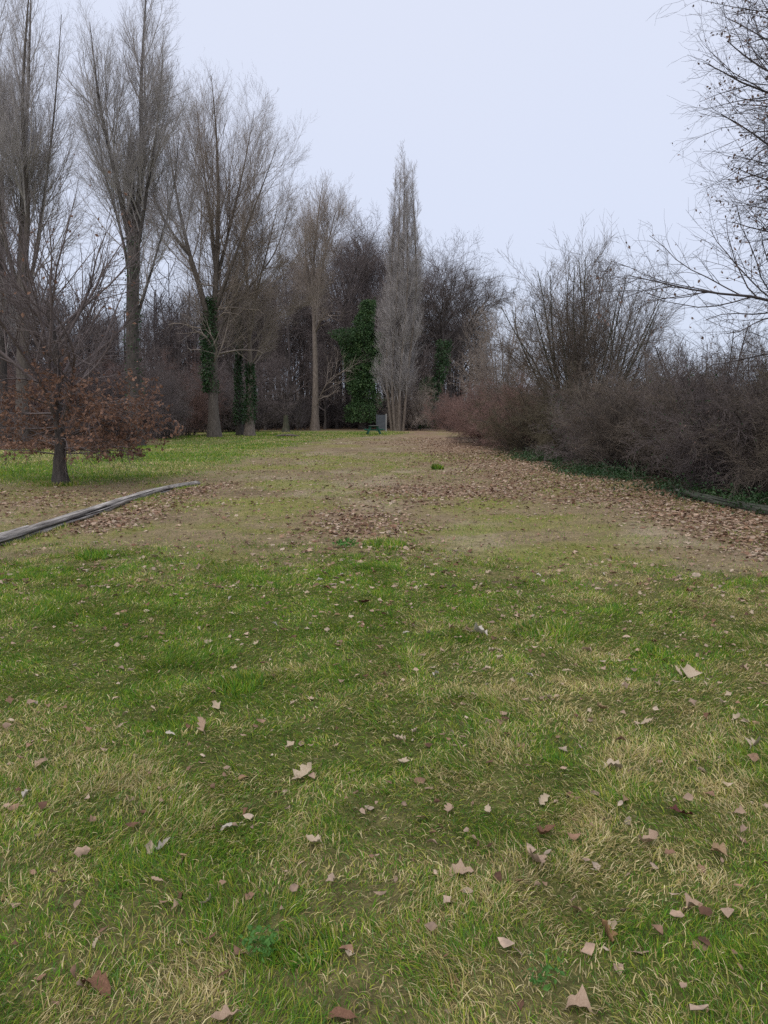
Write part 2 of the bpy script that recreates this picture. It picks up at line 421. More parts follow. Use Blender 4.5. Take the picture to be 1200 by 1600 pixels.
STRAW_SPOTS = [(790, 1400, .5, .34), (1010, 1370, .35, .3), (880, 1110, .5, .75), (560, 1070, .25, .5), (250, 1260, .3, .4), (120, 1520, .25, .25), (1080, 1240, .3, .6), (700, 1180, .3, .4), (640, 1520, .2, .2),
               (1120, 940, .4, .9), (760, 1000, .25, .6), (330, 1300, .25, .25), (540, 1480, -.5, .25), (80, 1010, -.4, .9), (590, 925, -.4, 1.0), (940, 1480, -.15, .2), (1150, 1500, -.2, .3), (330, 1000, -.3, .8), (230, 1400, -.15, .3)]
def straw_map(x, y):
    a = fbm(x * 1.3, y * 1.1, 61); b = fbm(x * 3.6, y * 3.2, 67)
    v = .15 + (a - .5) * .8 + (b - .5) * 1.9 + .055 * x - .03
    for px, py, am, r_ in STRAW_SPOTS:
        D_ = CAM_Z / math.tan(math.atan((py - 800) / FPX) + PITCH); p = W(px, py, D_)
        v = v + .75 * am * np.exp(-((x - p[0]) ** 2 + ((y - p[1]) * .9) ** 2) / (r_ * r_))
    return np.clip(v, .04, .85)

mb = MB()
# the front lawn: as many blades per metre of depth, so finer ones close by
n = 900000
y = rng.uniform(.9, 10.5, n); x = rng.uniform(-1, 1, n) * (y * .56 + 1.1)
gm_, lm_, *_ = masks(x, y)
BARE = [(1110, 966, .22), (1040, 1415, .05), (1190, 1420, .06), (330, 1200, .06), (740, 905, .3)]
bare = 0
for px, py, r_ in BARE:
    p = W(px, py, CAM_Z / math.tan(math.atan((py - 800) / FPX) + PITCH)); bare = np.maximum(bare, np.exp(-((x - p[0]) ** 2 * .6 + (y - p[1]) ** 2) / r_ ** 2))
k = (rng.random(n) < gm_ ** .8 * (1 - .92 * bare)) & (rng.random(n) < .18 + 1.0 * sstep(.32, .62, fbm(x * 5.5, y * 5.5, 95, 3))); x, y = x[k], y[k]; n = len(x)
tall = .45 * fbm(x * 1.5, y * 1.5, 91) + .55 * fbm(x * 5, y * 5, 93, 2)
st = straw_map(x, y); iss = rng.random(n) < st
ln = (.030 + .036 * sstep(.35, .75, tall)) * rng.uniform(.55, 1.35, n)
ln = np.where(iss, ln * 1.15, ln)
wd = np.clip(.0012 + .00040 * y, .0016, .006) * rng.uniform(.55, 1.7, n)
lean = np.where(iss, rng.uniform(.7, 1.57, n), rng.uniform(.25, 1.35, n))
blades(mb, x, y, ln, wd, lean, iss.astype(float))
# short young growth under the longer blades
n = 420000
y = rng.uniform(.9, 9.6, n); x = rng.uniform(-1, 1, n) * (y * .56 + 1.1)
gm_, lm_, *_ = masks(x, y)
k = rng.random(n) < gm_; x, y = x[k], y[k]; n = len(x)
blades(mb, x, y, rng.uniform(.012, .03, n), np.clip(.0015 + .00042 * y, .002, .006) * rng.uniform(.6, 1.6, n), rng.uniform(.3, 1.5, n), np.full(n, .12))
# matted dead thatch lying between the blades
n = 170000
y = rng.uniform(.9, 10, n); x = rng.uniform(-1, 1, n) * (y * .56 + 1.1)
gm_, lm_, *_ = masks(x, y)
k = rng.random(n) < gm_; x, y = x[k], y[k]; n = len(x)
blades(mb, x, y, rng.uniform(.015, .05, n), np.clip(.0014 + .0004 * y, .0018, .006) * rng.uniform(.5, 1.8, n), rng.uniform(1.2, 1.57, n), np.clip(.35 + straw_map(x, y) * .6, 0, 1), z0=ground_z(x, y) + .012 * rng.random(n))
# thin, trodden growth and dead stalks over the track
n = 150000
y = 8 + 26 * rng.random(n) ** 1.3; x = rng.uniform(-1, 1, n) * (y * .52 + .8)
gm_, lm_, ms_, wd_, *_ = masks(x, y)
k = (x < hedge_x(y)) & (rng.random(n) < .25 + .6 * fbm(x * .7, y * .7, 97) + .4 * ms_) & (gm_ < .9); x, y = x[k], y[k]; n = len(x)
iss = rng.random(n) < .62 - .3 * ms_[k]
blades(mb, x, y, rng.uniform(.02, .06, n) * (1 + y * .015), (.002 + .00045 * y) * rng.uniform(.7, 1.3, n), np.where(iss, rng.uniform(1.1, 1.57, n), rng.uniform(.5, 1.3, n)), iss.astype(float))
# grass on the left and round the far table
n = 190000
y = 15 + 62 * rng.random(n) ** 1.5; x = -rng.random(n) * (y * .56) + 1 + (y > 55) * rng.random(n) * 5
gm_, *_ = masks(x, y)
k = (rng.random(n) < gm_) & (ground_z(x, y) > -.25); x, y = x[k], y[k]; n = len(x)
iss = rng.random(n) < np.clip(.44 + (fbm(x * .4, y * .4, 63) - .5) * 1.6, .05, .8)
blades(mb, x, y, rng.uniform(.05, .12, n), (.002 + .0005 * y) * rng.uniform(.7, 1.3, n), np.where(iss, rng.uniform(.6, 1.5, n), rng.uniform(.2, 1.2, n)), iss.astype(float))
# growth against the foot of the log and of the young tree
n = 5200
u = rng.random(n); y = 9.3 + 8.3 * u; x = log_x(y) + rng.normal(.10, .07, n)
k = fbm(y * 1.3, x * 0 + 2, 99) > .50; x, y = x[k], y[k]; n = len(x)
blades(mb, x, y, rng.uniform(.03, .085, n), np.full(n, .007), rng.uniform(.1, 1.0, n), np.full(n, .35))
n = 900; a_ = rng.uniform(0, 6.28, n); q_ = .24 + .22 * rng.random(n); pb = W(92, 700, 17.8)
blades(mb, pb[0] + np.cos(a_) * q_, 17.8 + np.sin(a_) * q_, rng.uniform(.05, .16, n), np.full(n, .009), rng.uniform(.1, 1.1, n), np.full(n, .4))
grass = mb.build('grass', M['blade']); tag(grass, kind='stuff')

# darker tufts that stand out of the lawn
def tuft(px, py, D, rad, hgt, nb, straw, label):
    p = W(px, py, D); p[2] = ground_z(p[0], p[1])
    m_ = MB(); a = rng.uniform(0, 6.28, nb); r_ = rad * np.sqrt(rng.random(nb))
    xx = np.cos(a) * r_; yy = np.sin(a) * r_
    ln_ = hgt * rng.uniform(.5, 1.25, nb) * (1 - .35 * (r_ / rad))
    blades(m_, xx, yy, ln_, np.full(nb, .0032 + .0005 * D) * rng.uniform(.7, 1.4, nb), rng.uniform(.2, 1.3, nb), np.full(nb, straw), z0=np.full(nb, -.01))
    o = m_.build('grass_tuft', M['blade'], loc=[float(c) for c in p])
    return tag(o, label, 'grass tuft', 'tufts of longer grass')
tuft(375, 1080, 4.4, .15, .10, 1200, .03, 'bright green low tuft among short leaves in the front lawn')
tuft(850, 990, 5.5, .24, .12, 1300, .2, 'wide grey green tuft of long grass beside a pale leaf')
tuft(148, 876, 8.4, .2, .13, 800, .05, 'dark green tuft at the lawn edge by the weathered log')
tuft(684, 732, 23.4, .17, .24, 700, .02, 'dark tuft alone on the leafy track')
tuft(600, 848, 9.4, .30, .13, 1000, .08, 'green tuft reaching out of the lawn into the bare track')
tuft(480, 1480, 2.15, .11, .085, 800, .2, 'long bladed green tuft among straw at the very front')
tuft(1010, 1030, 5.0, .15, .085, 900, .08, 'fresh green tuft near a torn pale leaf')

# ------------------------------------------------------------------ fallen leaves
LEAFC = np.array([.90, .85, .74]) * np.array([[.44, .33, .275], [.54, .43, .37], [.32, .205, .155], [.20, .115, .085], [.48, .365, .305], [.37, .25, .19], [.60, .51, .45]])
def leaf_outline(rows, kind, r):
    t = np.linspace(0, 1, rows)
    if kind == 'oak': w_ = .30 * np.sin(np.pi * t ** .8) ** .7 * (1 + .33 * np.sin(t * 6.3 * 3.1 + r)) + .012
    elif kind == 'maple': w_ = .38 * np.sin(np.pi * np.clip(t * 1.05, 0, 1)) ** .9 * (1 + .38 * np.cos(t * 6.3 * 2.2 + r)) + .012
    else: w_ = .16 * np.sin(np.pi * t) ** .8 + .01
    return t, w_
def leaf_mesh_arrays(n, rows, size, kinds, wild=0.0):
    """n leaves: V (n, rows*3, 3) lying flat round the origin"""
    out_ = np.zeros((n, rows, 3, 3))
    for k in range(n):
        kd = kinds[k % len(kinds)]
        t, w_ = leaf_outline(rows, kd, rng.uniform(0, 6))
        fold = rng.uniform(.1, .75) + wild * rng.uniform(.1, .5); curl = rng.uniform(-1.1, 1.3) * (1 + wild * 1.1); tw = rng.uniform(-.7, .7) * (1 + wild); s = size[k]
        w_ = w_ * (1 + wild * rng.uniform(-.35, .25, rows))
        a = curl * (t - .5); lx = np.sin(curl * (t - .5)) / (curl if abs(curl) > .05 else 1) if abs(curl) > .05 else (t - .5)
        lz = (1 - np.cos(a)) / curl if abs(curl) > .05 else t * 0
        for si, sg in enumerate((-1, 0, 1)):
            wob = rng.normal(0, .03, rows)
            out_[k, :, si, 0] = lx * s
            out_[k, :, si, 1] = sg * w_ * np.cos(fold) * s
            out_[k, :, si, 2] = (lz + abs(sg) * w_ * np.sin(fold) + sg * w_ * tw * (t - .5) + wob * abs(sg)) * s
    return out_.reshape(n, rows * 3, 3)
def leaf_faces(rows):
    f = []
    for r_ in range(rows - 1):
        for s in range(2): f.append([r_*3+s, r_*3+s+1, (r_+1)*3+s+1, (r_+1)*3+s])
    return np.array(f)

PROTO = leaf_mesh_arrays(60, 5, np.ones(60), ['oak', 'oak', 'maple', 'slim'])
def litter(mb, x, y, size, tilt=.45, lift=.012, pal=LEAFC):
    n = len(x); V = PROTO[rng.integers(0, len(PROTO), n)] * size[:, None, None]
    a = rng.uniform(0, 6.28, n); tx = rng.normal(0, tilt, n); flip = np.where(rng.random(n) < .5, 1, -1)
    X, Y, Z = V[..., 0], V[..., 1], V[..., 2] * flip[:, None]
    Y, Z = Y * np.cos(tx)[:, None] - Z * np.sin(tx)[:, None], Y * np.sin(tx)[:, None] + Z * np.cos(tx)[:, None]
    Z = Z - Z.min(1, keepdims=True) * .8
    X, Y = X * np.cos(a)[:, None] - Y * np.sin(a)[:, None], X * np.sin(a)[:, None] + Y * np.cos(a)[:, None]
    P = np.stack([X + x[:, None], Y + y[:, None], Z + (ground_z(x, y) + lift * rng.random(n))[:, None]], -1)
    F = leaf_faces(5); Q = (np.arange(n)[:, None, None] * 15 + F[None]).reshape(-1, 4)
    c = pal[rng.integers(0, len(pal), n)] * rng.uniform(.7, 1.2, (n, 1))
    mb.add(P, Q, C=np.repeat(c, 15, 0))

mb = MB()
n = 150000
y = 7 + 50 * rng.random(n) ** 1.7; x = rng.uniform(-1, 1, n) * (y * .54 + 1)
gm_, lm_, *_ = masks(x, y)
k = (rng.random(n) < lm_ * .85 + .015) & (x < hedge_x(y) + .8); x, y = x[k], y[k]
litter(mb, x, y, rng.uniform(.04, .088, len(x)) * (1 + .007 * y))
# crumbs of leaf and stalk in the lawn
n = 4200
y = rng.uniform(1.0, 9.5, n); x = rng.uniform(-1, 1, n) * (y * .54 + .9)
k = rng.random(n) < .25 + .06 * y; x, y = x[k], y[k]
litter(mb, x, y, rng.uniform(.02, .058, len(x)), lift=.035)
lt = mb.build('leaf_litter', M['litter']); tag(lt, kind='stuff')

# single leaves lying in the front lawn
LM = {}
for nm, c1, c2 in (('pale', (.36, .275, .185), (.54, .44, .32)), ('tan', (.24, .155, .085), (.40, .28, .165)), ('brown', (.12, .06, .035), (.24, .125, .075)),
                   ('pink', (.30, .20, .135), (.44, .32, .225)), ('grey', (.42, .37, .31), (.58, .52, .44)), ('orange', (.24, .13, .06), (.34, .20, .10)), ('maroon', (.07, .025, .02), (.14, .05, .04))):
    LM[nm] = mat('leaf_' + nm, c1, c2, 25, rough=.75, translucent=.12)
def one_leaf_mesh(kind, colour, rows=11, curl=1.0):
    V = leaf_mesh_arrays(1, rows, np.array([1.0]), [kind], 1.0)[0]
    m_ = MB(); m_.add(V, leaf_faces(rows))
    # stalk
    st_ = np.array([[V[1][0], V[1][1], V[1][2]], [V[1][0] - .12, 0.01, .0], [V[1][0] - .22, .03, .02]])[None]
    vv, qq = tubes(st_, np.array([[.012, .010, .008]]), 4); m_.add(vv, qq)
    return m_.mesh('fallen_leaf', LM[colour])
def put_leaf(me, x, y, s, label, group, lift=.035, rx=None, ry=None, rz=None):
    o = bpy.data.objects.new('fallen_leaf', me); COL.objects.link(o)
    o.location = (float(x), float(y), float(ground_z(x, y)) + lift); o.scale = (s, s, s)
    o.rotation_euler = (rng.normal(0, .35) if rx is None else rx, rng.normal(0, .3) if ry is None else ry, rng.uniform(0, 6.28) if rz is None else rz)
    return tag(o, label, 'fallen leaf', group)
SPECIAL = [  # px, py, kind, colour, length, label
    (478, 1212, 'oak', 'pale', .125, 'large pale dry oak leaf lying flat in the middle of the front lawn'),
    (718, 1366, 'oak', 'pink', .105, 'pinkish lobed oak leaf lying flat on straw'),
    (945, 1460, 'maple', 'orange', .095, 'orange brown two lobed leaf sunk in the straw'),
    (255, 1334, 'oak', 'grey', .085, 'greyish white curled leaf beside a small tan one'),
    (283, 1349, 'slim', 'tan', .06, 'small tan leaf standing up beside the greyish white one'),
    (1122, 1332, 'maple', 'tan', .09, 'cupped tan leaf propped on a darker leaf in the lawn'),
    (1064, 1272, 'oak', 'maroon', .09, 'dark maroon crumpled leaf in green grass'),
    (905, 1572, 'maple', 'pink', .10, 'pink brown broad leaf in the bottom row of the lawn'),
    (150, 1540, 'oak', 'brown', .12, 'long red brown leaf in straw at the very front'),
    (352, 1590, 'maple', 'pink', .085, 'pinkish leaf tip poking out of straw at the very front'),
    (530, 1578, 'slim', 'brown', .11, 'thin brown leaf lying along green blades at the very front'),
    (318, 1136, 'oak', 'pink', .13, 'reddish brown leaf with a torn edge near the bright tuft'),
    (749, 990, 'maple', 'grey', .15, 'whitish leaf lying next to the grey green tuft'),
    (1076, 1053, 'maple', 'pale', .14, 'torn pale leaf lying by the fresh green tuft'),
    (630, 1195, 'oak', 'pale', .085, 'pale curled leaf with its tip raised'),
    (490, 1325, 'oak', 'pale', .08, 'pale curled oak leaf with folded lobes'),
    (356, 1302, 'slim', 'grey', .09, 'narrow whitish leaf with a split end'),
    (1012, 1130, 'slim', 'pale', .11, 'narrow pale leaf half wrapped round a stalk'),
    (960, 1200, 'oak', 'pale', .12, 'pale broken oak leaf spread over straw'),
    (1180, 1170, 'maple', 'pale', .12, 'pale crumpled leaf at the edge of the picture'),
    (850, 1310, 'oak', 'brown', .12, 'large brown twisted leaf standing on edge'),
    (835, 1355, 'oak', 'pink', .13, 'long pinkish leaf lying below the twisted brown one'),
    (1015, 1320, 'oak', 'pink', .10, 'faded pink leaf under blades of dry grass'),
    (680, 1055, 'slim', 'grey', .09, 'small whitish leaf standing upright like a feather'),
    (568, 944, 'maple', 'maroon', .13, 'dark red rounded leaf at the far side of the lawn'),
    (1060, 1050, 'slim', 'pale', .11, 'thin pale leaf beside the torn one'),
]
def groundD(py): return CAM_Z / math.tan(math.atan((py - 800) / FPX) + PITCH)
for px, py, kd, cl, s, lb in SPECIAL:
    D_ = groundD(py) * .985; p = W(px, py, D_)
    put_leaf(one_leaf_mesh(kd, cl), p[0], p[1], s * .97, lb, 'single leaves in the front lawn', lift=.022)
VAR = [(cl, one_leaf_mesh(kd, cl)) for cl in ('pale', 'tan', 'brown', 'pink', 'grey') for kd in ('oak', 'maple', 'slim', 'oak')]
LBL = {'pale': 'small pale dry leaf scattered in the front lawn', 'tan': 'small tan dry leaf scattered in the front lawn', 'brown': 'small dark brown leaf scattered in the front lawn',
       'pink': 'small pinkish brown leaf scattered in the front lawn', 'grey': 'small greyish white leaf scattered in the front lawn'}
cnt = 0
while cnt < 260:
    yy = 2.0 + 7 * rng.random() ** .75; xx = rng.uniform(-1, 1) * yy * .5
    if rng.random() > .45 + .5 * sstep(4.5, 8.5, yy) + .06 * xx: continue
    cl, me = VAR[rng.choice(len(VAR), p=np.repeat([.3, .22, .16, .24, .08], 4) / 4)]
    put_leaf(me, xx, yy, rng.uniform(.038, .08), LBL[cl], cl + ' leaves scattered in the front lawn', lift=.02); cnt += 1

# low broad leaved weeds in the lawn
M['weed'] = mat('weed', (.05, .14, .03), (.12, .25, .05), 9, rough=.6, translucent=.2)
for px, py, n, r_, lb in ((845, 1545, 60, .055, 'small patch of round clover leaves near the bottom of the lawn'), (540, 856, 70, .13, 'grey green weed rosette on the edge of the bare track'),
                          (405, 1500, 90, .05, 'little clover sprig in straw left of the tuft at the front')):
    p = W(px, py, groundD(py)); m_ = MB(); a = rng.uniform(0, 6.28, n); q_ = r_ * np.sqrt(rng.random(n))
    v, t = leaf_quads(np.stack([np.cos(a) * q_, np.sin(a) * q_, .02 + .05 * rng.random(n)], 1), r_ * .38, up=-.1); m_.add(v, T=t)
    tag(m_.build('weed_plant', M['weed'], smooth=False, loc=(float(p[0]), float(p[1]), float(ground_z(p[0], p[1])) + .015)), lb, 'weed')

# ------------------------------------------------------------------ the weathered logs
def log_mesh(path, rad, name, m, flat=.75, K=260, S=44, seed=0, taper=(1, .8)):
    P = spline(path, K); T = norm(np.gradient(P, axis=0)); up = np.array([0, 0, 1.0])
    A = norm(np.cross(T, up)); B = np.cross(A, T)
    an = np.arange(S) * 2 * math.pi / S; u = np.linspace(0, 1, K)
    rr = rad * (taper[0] + (taper[1] - taper[0]) * u)[:, None] * np.ones((K, S))
    sq = 1 / np.maximum(np.abs(np.cos(an)), np.abs(np.sin(an))) ** .45
    rr = rr * sq[None]
    U, AN = np.meshgrid(u * np.linalg.norm(P[-1] - P[0]), an, indexing='ij')
    cx, cy = np.cos(AN), np.sin(AN)
    rr = rr * (1 + .16 * (fbm(U * .8, cx * 2.2 + cy * 3.1 + 5, 111 + seed) - .5) + .22 * (vnoise(U * 1.6, AN * 5.5, 113 + seed) - .5) * (vnoise(U * .7, AN * 2, 115 + seed) > .45))
    grooves = np.clip(vnoise(U * .55 + 3, AN * 4.2, 117 + seed) - .60, 0, 1) * .9
    chip = sstep(.62, .72, vnoise(U * 1.1, AN * 1.6, 119 + seed)) * .13
    tint = 1 - .8 * sstep(.03, .16, grooves) - .25 * (chip > .06); grooves = grooves + chip
    moss_ = (sstep(-.2, -.8, cy) * sstep(.4, .6, vnoise(U * .9, AN, 121 + seed)))[..., None]
    TC = np.clip(tint, .12, 1)[..., None] * (1 - moss_ + moss_ * np.array([.45, .55, .22]))
    rr = rr * (1 - grooves)
    rr[0] *= .92; rr[-1] *= .93
    V = P[:, None] + rr[..., None] * (A[:, None] * cx[..., None] + B[:, None] * cy[..., None] * flat)
    k = np.arange(K - 1)[:, None]; s = np.arange(S)[None]
    Q = np.stack([k * S + s, k * S + (s + 1) % S, (k + 1) * S + (s + 1) % S, (k + 1) * S + s], -1).reshape(-1, 4)
    m_ = MB(); m_.add(V, Q, C=TC)
    for r_, sg in ((0, -1), (K - 1, 1)):
        c_ = P[r_] + T[r_] * .015 * sg
        ring = V[r_]; vv = np.concatenate([ring, [c_]])
        tt = [[q_, (q_ + 1) % S, S] if sg > 0 else [(q_ + 1) % S, q_, S] for q_ in range(S)]
        m_.add(vv, T=np.array(tt), C=np.full((len(vv), 3), .45))
    return m_
wl = mat('weathered_wood', (.11, .098, .088), (.60, .55, .50), 2.6, rough=.9, stretch=(10, .6, 10), c3=(.34, .31, .28), bump=.9, bscale=4, attr=True)
lp = [LOG[0], LOG[1], LOG[2], LOG[3], LOG[4]]
lp = [np.array([p[0], p[1], float(ground_z(p[0], p[1])) + .05]) for p in lp]
tag(log_mesh(lp, .115, 'log', wl).build('log', wl), 'long silvery weathered log lying beside the track with leaves along it', 'log')
lp = [W(1260, 822, 11.9), W(1200, 808, 12.4), W(1140, 792, 13.6), W(1060, 771, 15.6)]
lp = [np.array([p[0], p[1], float(ground_z(p[0], p[1])) + .08]) for p in lp]
wl2 = mat('mossy_wood', (.04, .042, .035), (.17, .17, .145), 2.2, rough=.9, stretch=(4, .7, 9), c3=(.09, .095, .07), bump=.9, bscale=4, attr=True)
tag(log_mesh(lp, .10, 'log', wl2, seed=9).build('log', wl2), 'greenish grey log along the foot of the hedge, half under ivy', 'log')

# ------------------------------------------------------------------ trees
def stem(path, r0, r1, K=14, wob=.0):
    P = spline(path, K)
    if wob: P[1:-1] += rng.normal(0, wob, (K - 2, 3)) * np.array([1, 1, .2])
    t = np.linspace(0, 1, K); rr = r0 + (r1 - r0) * t ** .85
    return P, rr
def flare(P, rr, amt=.5, h=.9):
    z = P[:, 2] - P[0, 2]; return rr * (1 + amt * np.exp(-z / h))

def trunk_mesh(stems, S=12):
    m_ = MB()
    for P, rr in stems:
        v, q_ = tubes(P[None], rr[None], S)
        # bark that is not perfectly round
        K = len(P); V = v.reshape(K, S, 3); a = np.arange(S) / S * 6.0
        k_ = 1 + .16 * (vnoise(a[None] + 0 * rr[:, None], np.linspace(0, 8, K)[:, None] + rng.uniform(0, 50), 5) - .5)
        V = P[:, None] + (V - P[:, None]) * k_[..., None]
        m_.add(V, q_)
    return m_

def pack(stems, K):
    return np.stack([spline(P, K) for P, _ in stems]), np.stack([np.interp(np.linspace(0, 1, K), np.linspace(0, 1, len(r_)), r_) for _, r_ in stems])

def crown_mesh(levels, sides=(5, 4, 3, 3, 3)):
    m_ = MB()
    for (C, CR), s in zip(levels, sides):
        if len(C): v, q_ = tubes(C, CR, s); m_.add(v, q_)
    return m_

def ivy_cloud(P, rr, n, size, fat=1.0, noise=.6):
    """leaves round a stem"""
    K = len(P); f = rng.random(n) * (K - 1); k = np.clip(f.astype(int), 0, K - 2); fr = (f - k)[:, None]
    c = P[k] * (1 - fr) + P[k + 1] * fr; r_ = np.interp(f, np.arange(K), rr)
    a = rng.uniform(0, 6.28, n)
    env = 1 + noise * 2.4 * (fbm(np.cos(a) * 1.3 + np.sin(a) * .9 + 7, c[:, 2] * .55, 133, 3) - .45)
    d = np.stack([np.cos(a), np.sin(a), np.zeros(n)], 1)
    rad = r_ * fat * np.maximum(env, .3) * (rng.random(n) ** .35)
    q_ = c + d * rad[:, None] + rng.normal(0, .06, (n, 3))
    q_[:, 2] = np.maximum(q_[:, 2], .02)
    return leaf_quads(q_, size, up=.6)

def to_local(stems, base):
    return [(P - base, r_) for P, r_ in stems]

def make_tree(name, label, cat, base, stems, levels, bark, twig, ivy=None, ivymat='ivy', leaves=None, leafmat='leaf_dry', group=None, sides=(5, 4, 3, 3, 3)):
    """base: world point; stems and levels are local to it"""
    root = empty(name, base, 0, label, cat, group)
    trunk_mesh(stems).build('trunk', M[bark], root)
    crown_mesh(levels, sides).build('crown', M[twig], root)
    if ivy:
        m_ = MB()
        for v, t in ivy: m_.add(v, T=t)
        m_.build('ivy', M[ivymat], root, smooth=False)
    if leaves:
        m_ = MB()
        for v, t in leaves: m_.add(v, T=t)
        m_.build('dry_leaves', M[leafmat], root, smooth=False)
    return root

def basepoint(px, D):
    p = W(px, 700, D); p[2] = float(ground_z(p[0], D)) - .05; return p
def stems_px(D, base, specs):
    """specs: list of ([(px,py,depth offset)...], r0, r1); paths drawn at the tree's own distance"""
    out_ = []
    for pts, r0, r1 in specs:
        path = []
        for (px, py, *dz) in pts:
            p = W(px, py, D) ; p[1] += dz[0] if dz else 0; path.append(p - base)
        P, rr = stem(path, r0, r1, 16)
        out_.append((P, rr))
    P, rr = out_[0]; P[0, 2] = 0; out_[0] = (P, flare(P, rr))
    return out_

def poplar_levels(stems, n1, l1, a1=.55, up1=.16, n2=9, n3=9, n4=5, l2=.46, l3=.46, tw=.0046, t0=.12, shape=.6, base_len=None, a2=.5, lmin=.25, t0_trunk=None):
    P, rr = pack(stems, 24)
    Ls = np.linalg.norm(np.diff(P, axis=1), axis=2).sum(1)
    if t0_trunk is not None: t0 = np.full(len(stems), t0); t0[0] = t0_trunk; Ls = Ls * np.where(np.arange(len(stems)) == 0, 1 - t0_trunk, 1)
    n1a = np.maximum(3, (n1 * Ls / Ls.sum()).astype(int))
    L1 = grow(P, rr, n1a, t0, .985, a1, .12, lambda t, L: l1 * np.clip((1 - t) ** shape, lmin, 1), 10, .05, up1, .4, .036, tip=.16, prop=False)
    L2 = grow(*L1, n2, .10, .97, a2, .14, lambda t, L: np.maximum(L * l2 * (1.2 - .75 * t), .5), 7, .055, .10, .5, .012, tip=.3)
    L3 = grow(*L2, n3, .08, .98, .48, .15, lambda t, L: np.maximum(L * l3 * (1.25 - .7 * t), .35), 5, .06, .09, .6, .006, tip=.4, rmin=tw)
    L4 = grow(*L3, n4, .15, .95, .45, .18, lambda t, L: np.maximum(L * .5, .25), 3, .07, .06, .7, .006, tip=.5, rmin=tw * .9)
    return [L1, L2, L3, L4]

# --- the tall poplars at the left
D = 42; b = basepoint(33, D)
st_ = stems_px(D, b, [([(33, 692), (36, 560), (34, 430)], .36, .28), ([(33, 445), (24, 300, .8), (30, 120, 1), (42, -90, .6)], .2, .014), ([(36, 440), (54, 340, -.8), (52, 180, -1.2), (64, -60, -1)], .18, .014),
                      ([(38, 500), (60, 340, .3), (74, 170, .8), (86, 10, .8)], .13, .014), ([(32, 470), (8, 330, -.6), (4, 150, -1), (12, -40, -.8)], .13, .014)])
make_tree('poplar_tree', 'tall bare poplar cut off by the left edge, behind the young beech', 'tree', b, st_, poplar_levels(st_, 120, 5.8, a1=.46, up1=.13, n2=9, n3=7, n4=4, tw=.0028, t0_trunk=.6), 'bark_grey', 'twig_grey', group='tall poplars')
D = 47; b = basepoint(-8, D)
st_ = stems_px(D, b, [([(4, 690), (2, 500), (-6, 250), (-10, -120)], .38, .014), ([(2, 520), (-30, 350, 1), (-40, 100, 1)], .2, .014), ([(2, 480), (16, 340, -1), (20, 120, -1)], .2, .014)])
make_tree('poplar_tree', 'dark trunk of a tall poplar at the very left edge', 'tree', b, st_, poplar_levels(st_, 80, 5.8, a1=.46, up1=.13, n2=9, n3=7, n4=4, tw=.0028), 'bark_dark', 'twig_grey', group='tall poplars')

D = 41; b = basepoint(212, D)
st_ = stems_px(D, b, [([(212, 697), (207, 560), (208, 440), (209, 365)], .38, .30), ([(209, 385), (218, 260, .3), (216, 120, .5), (228, -70, .4)], .21, .014), ([(206, 385), (187, 280, -.6), (168, 180, -1), (152, 50, -1)], .17, .014),
                      ([(204, 380), (199, 290, .6), (197, 215, .8)], .22, .17), ([(212, 410), (232, 310, -.4), (252, 210, -.8), (263, 100, -1)], .12, .014), ([(205, 440), (180, 350, .7), (150, 250, 1), (138, 150, 1)], .10, .014),
                      ([(213, 500), (240, 390, .6), (262, 290, 1), (272, 200, 1)], .09, .014)])
lv = poplar_levels([s for k, s in enumerate(st_) if k != 3], 150, 4.9, a1=.48, up1=.13, n2=9, n3=7, n4=4, tw=.0028, shape=.45, t0_trunk=.62)
P0 = st_[0][0]
make_tree('poplar_tree', 'tall bare poplar forking into dark upright stems with a cut snag', 'tree', b, st_, lv, 'bark_dark', 'twig_grey',
          ivy=[ivy_cloud(P0[2:], st_[0][1][2:] * 1.0, 900, .13, 1.25, .6)], group='tall poplars')

D = 58; b = basepoint(335, D)
st_ = stems_px(D, b, [([(335, 684), (333, 600), (336, 470), (341, 330), (338, 210), (330, 118)], .40, .014), ([(333, 530), (316, 455, -.5), (299, 395, -.8), (278, 290, -1), (268, 210, -1)], .27, .014),
                      ([(301, 402, -.8), (281, 376, -1.5), (262, 340, -2), (248, 300, -2)], .17, .014), ([(338, 440), (356, 350, .8), (378, 240, 1.4), (392, 160, 1.5)], .15, .014),
                      ([(338, 480), (372, 400, -.8), (412, 310, -1.6), (440, 240, -2)], .15, .014), ([(337, 520), (380, 455, .8), (424, 390, 1.4), (450, 310, 1.6)], .12, .014), ([(337, 420), (322, 320, 1), (306, 220, 1.5), (298, 140, 1.5)], .15, .014)])
lv = poplar_levels(st_, 150, 7.4, a1=.58, up1=.12, n2=9, n3=7, n4=5, shape=.40, t0=.20, tw=.0034)
L5 = grow(st_[0][0][None, 3:8], st_[0][1][None, 3:8], 14, 0, 1, 1.2, .2, lambda t, L: 3.2 + 0 * t, 8, .22, .04, .3, .07)
lv = lv + [L5, grow(*L5, 9, .2, 1, .8, .2, lambda t, L: L * .35, 5, .15, .05, .5, .02, rmin=.007)]
make_tree('poplar_tree', 'big bare poplar with a long left limb and ivy on its lower trunk', 'tree', b, st_, lv, 'bark_grey', 'twig_tan',
          ivy=[ivy_cloud(st_[0][0][2:7] + np.array([-.35, -.1, 0]), st_[0][1][2:7], 4200, .17, 1.8, .8)], group='tall poplars', sides=(5, 4, 3, 3, 4, 3))

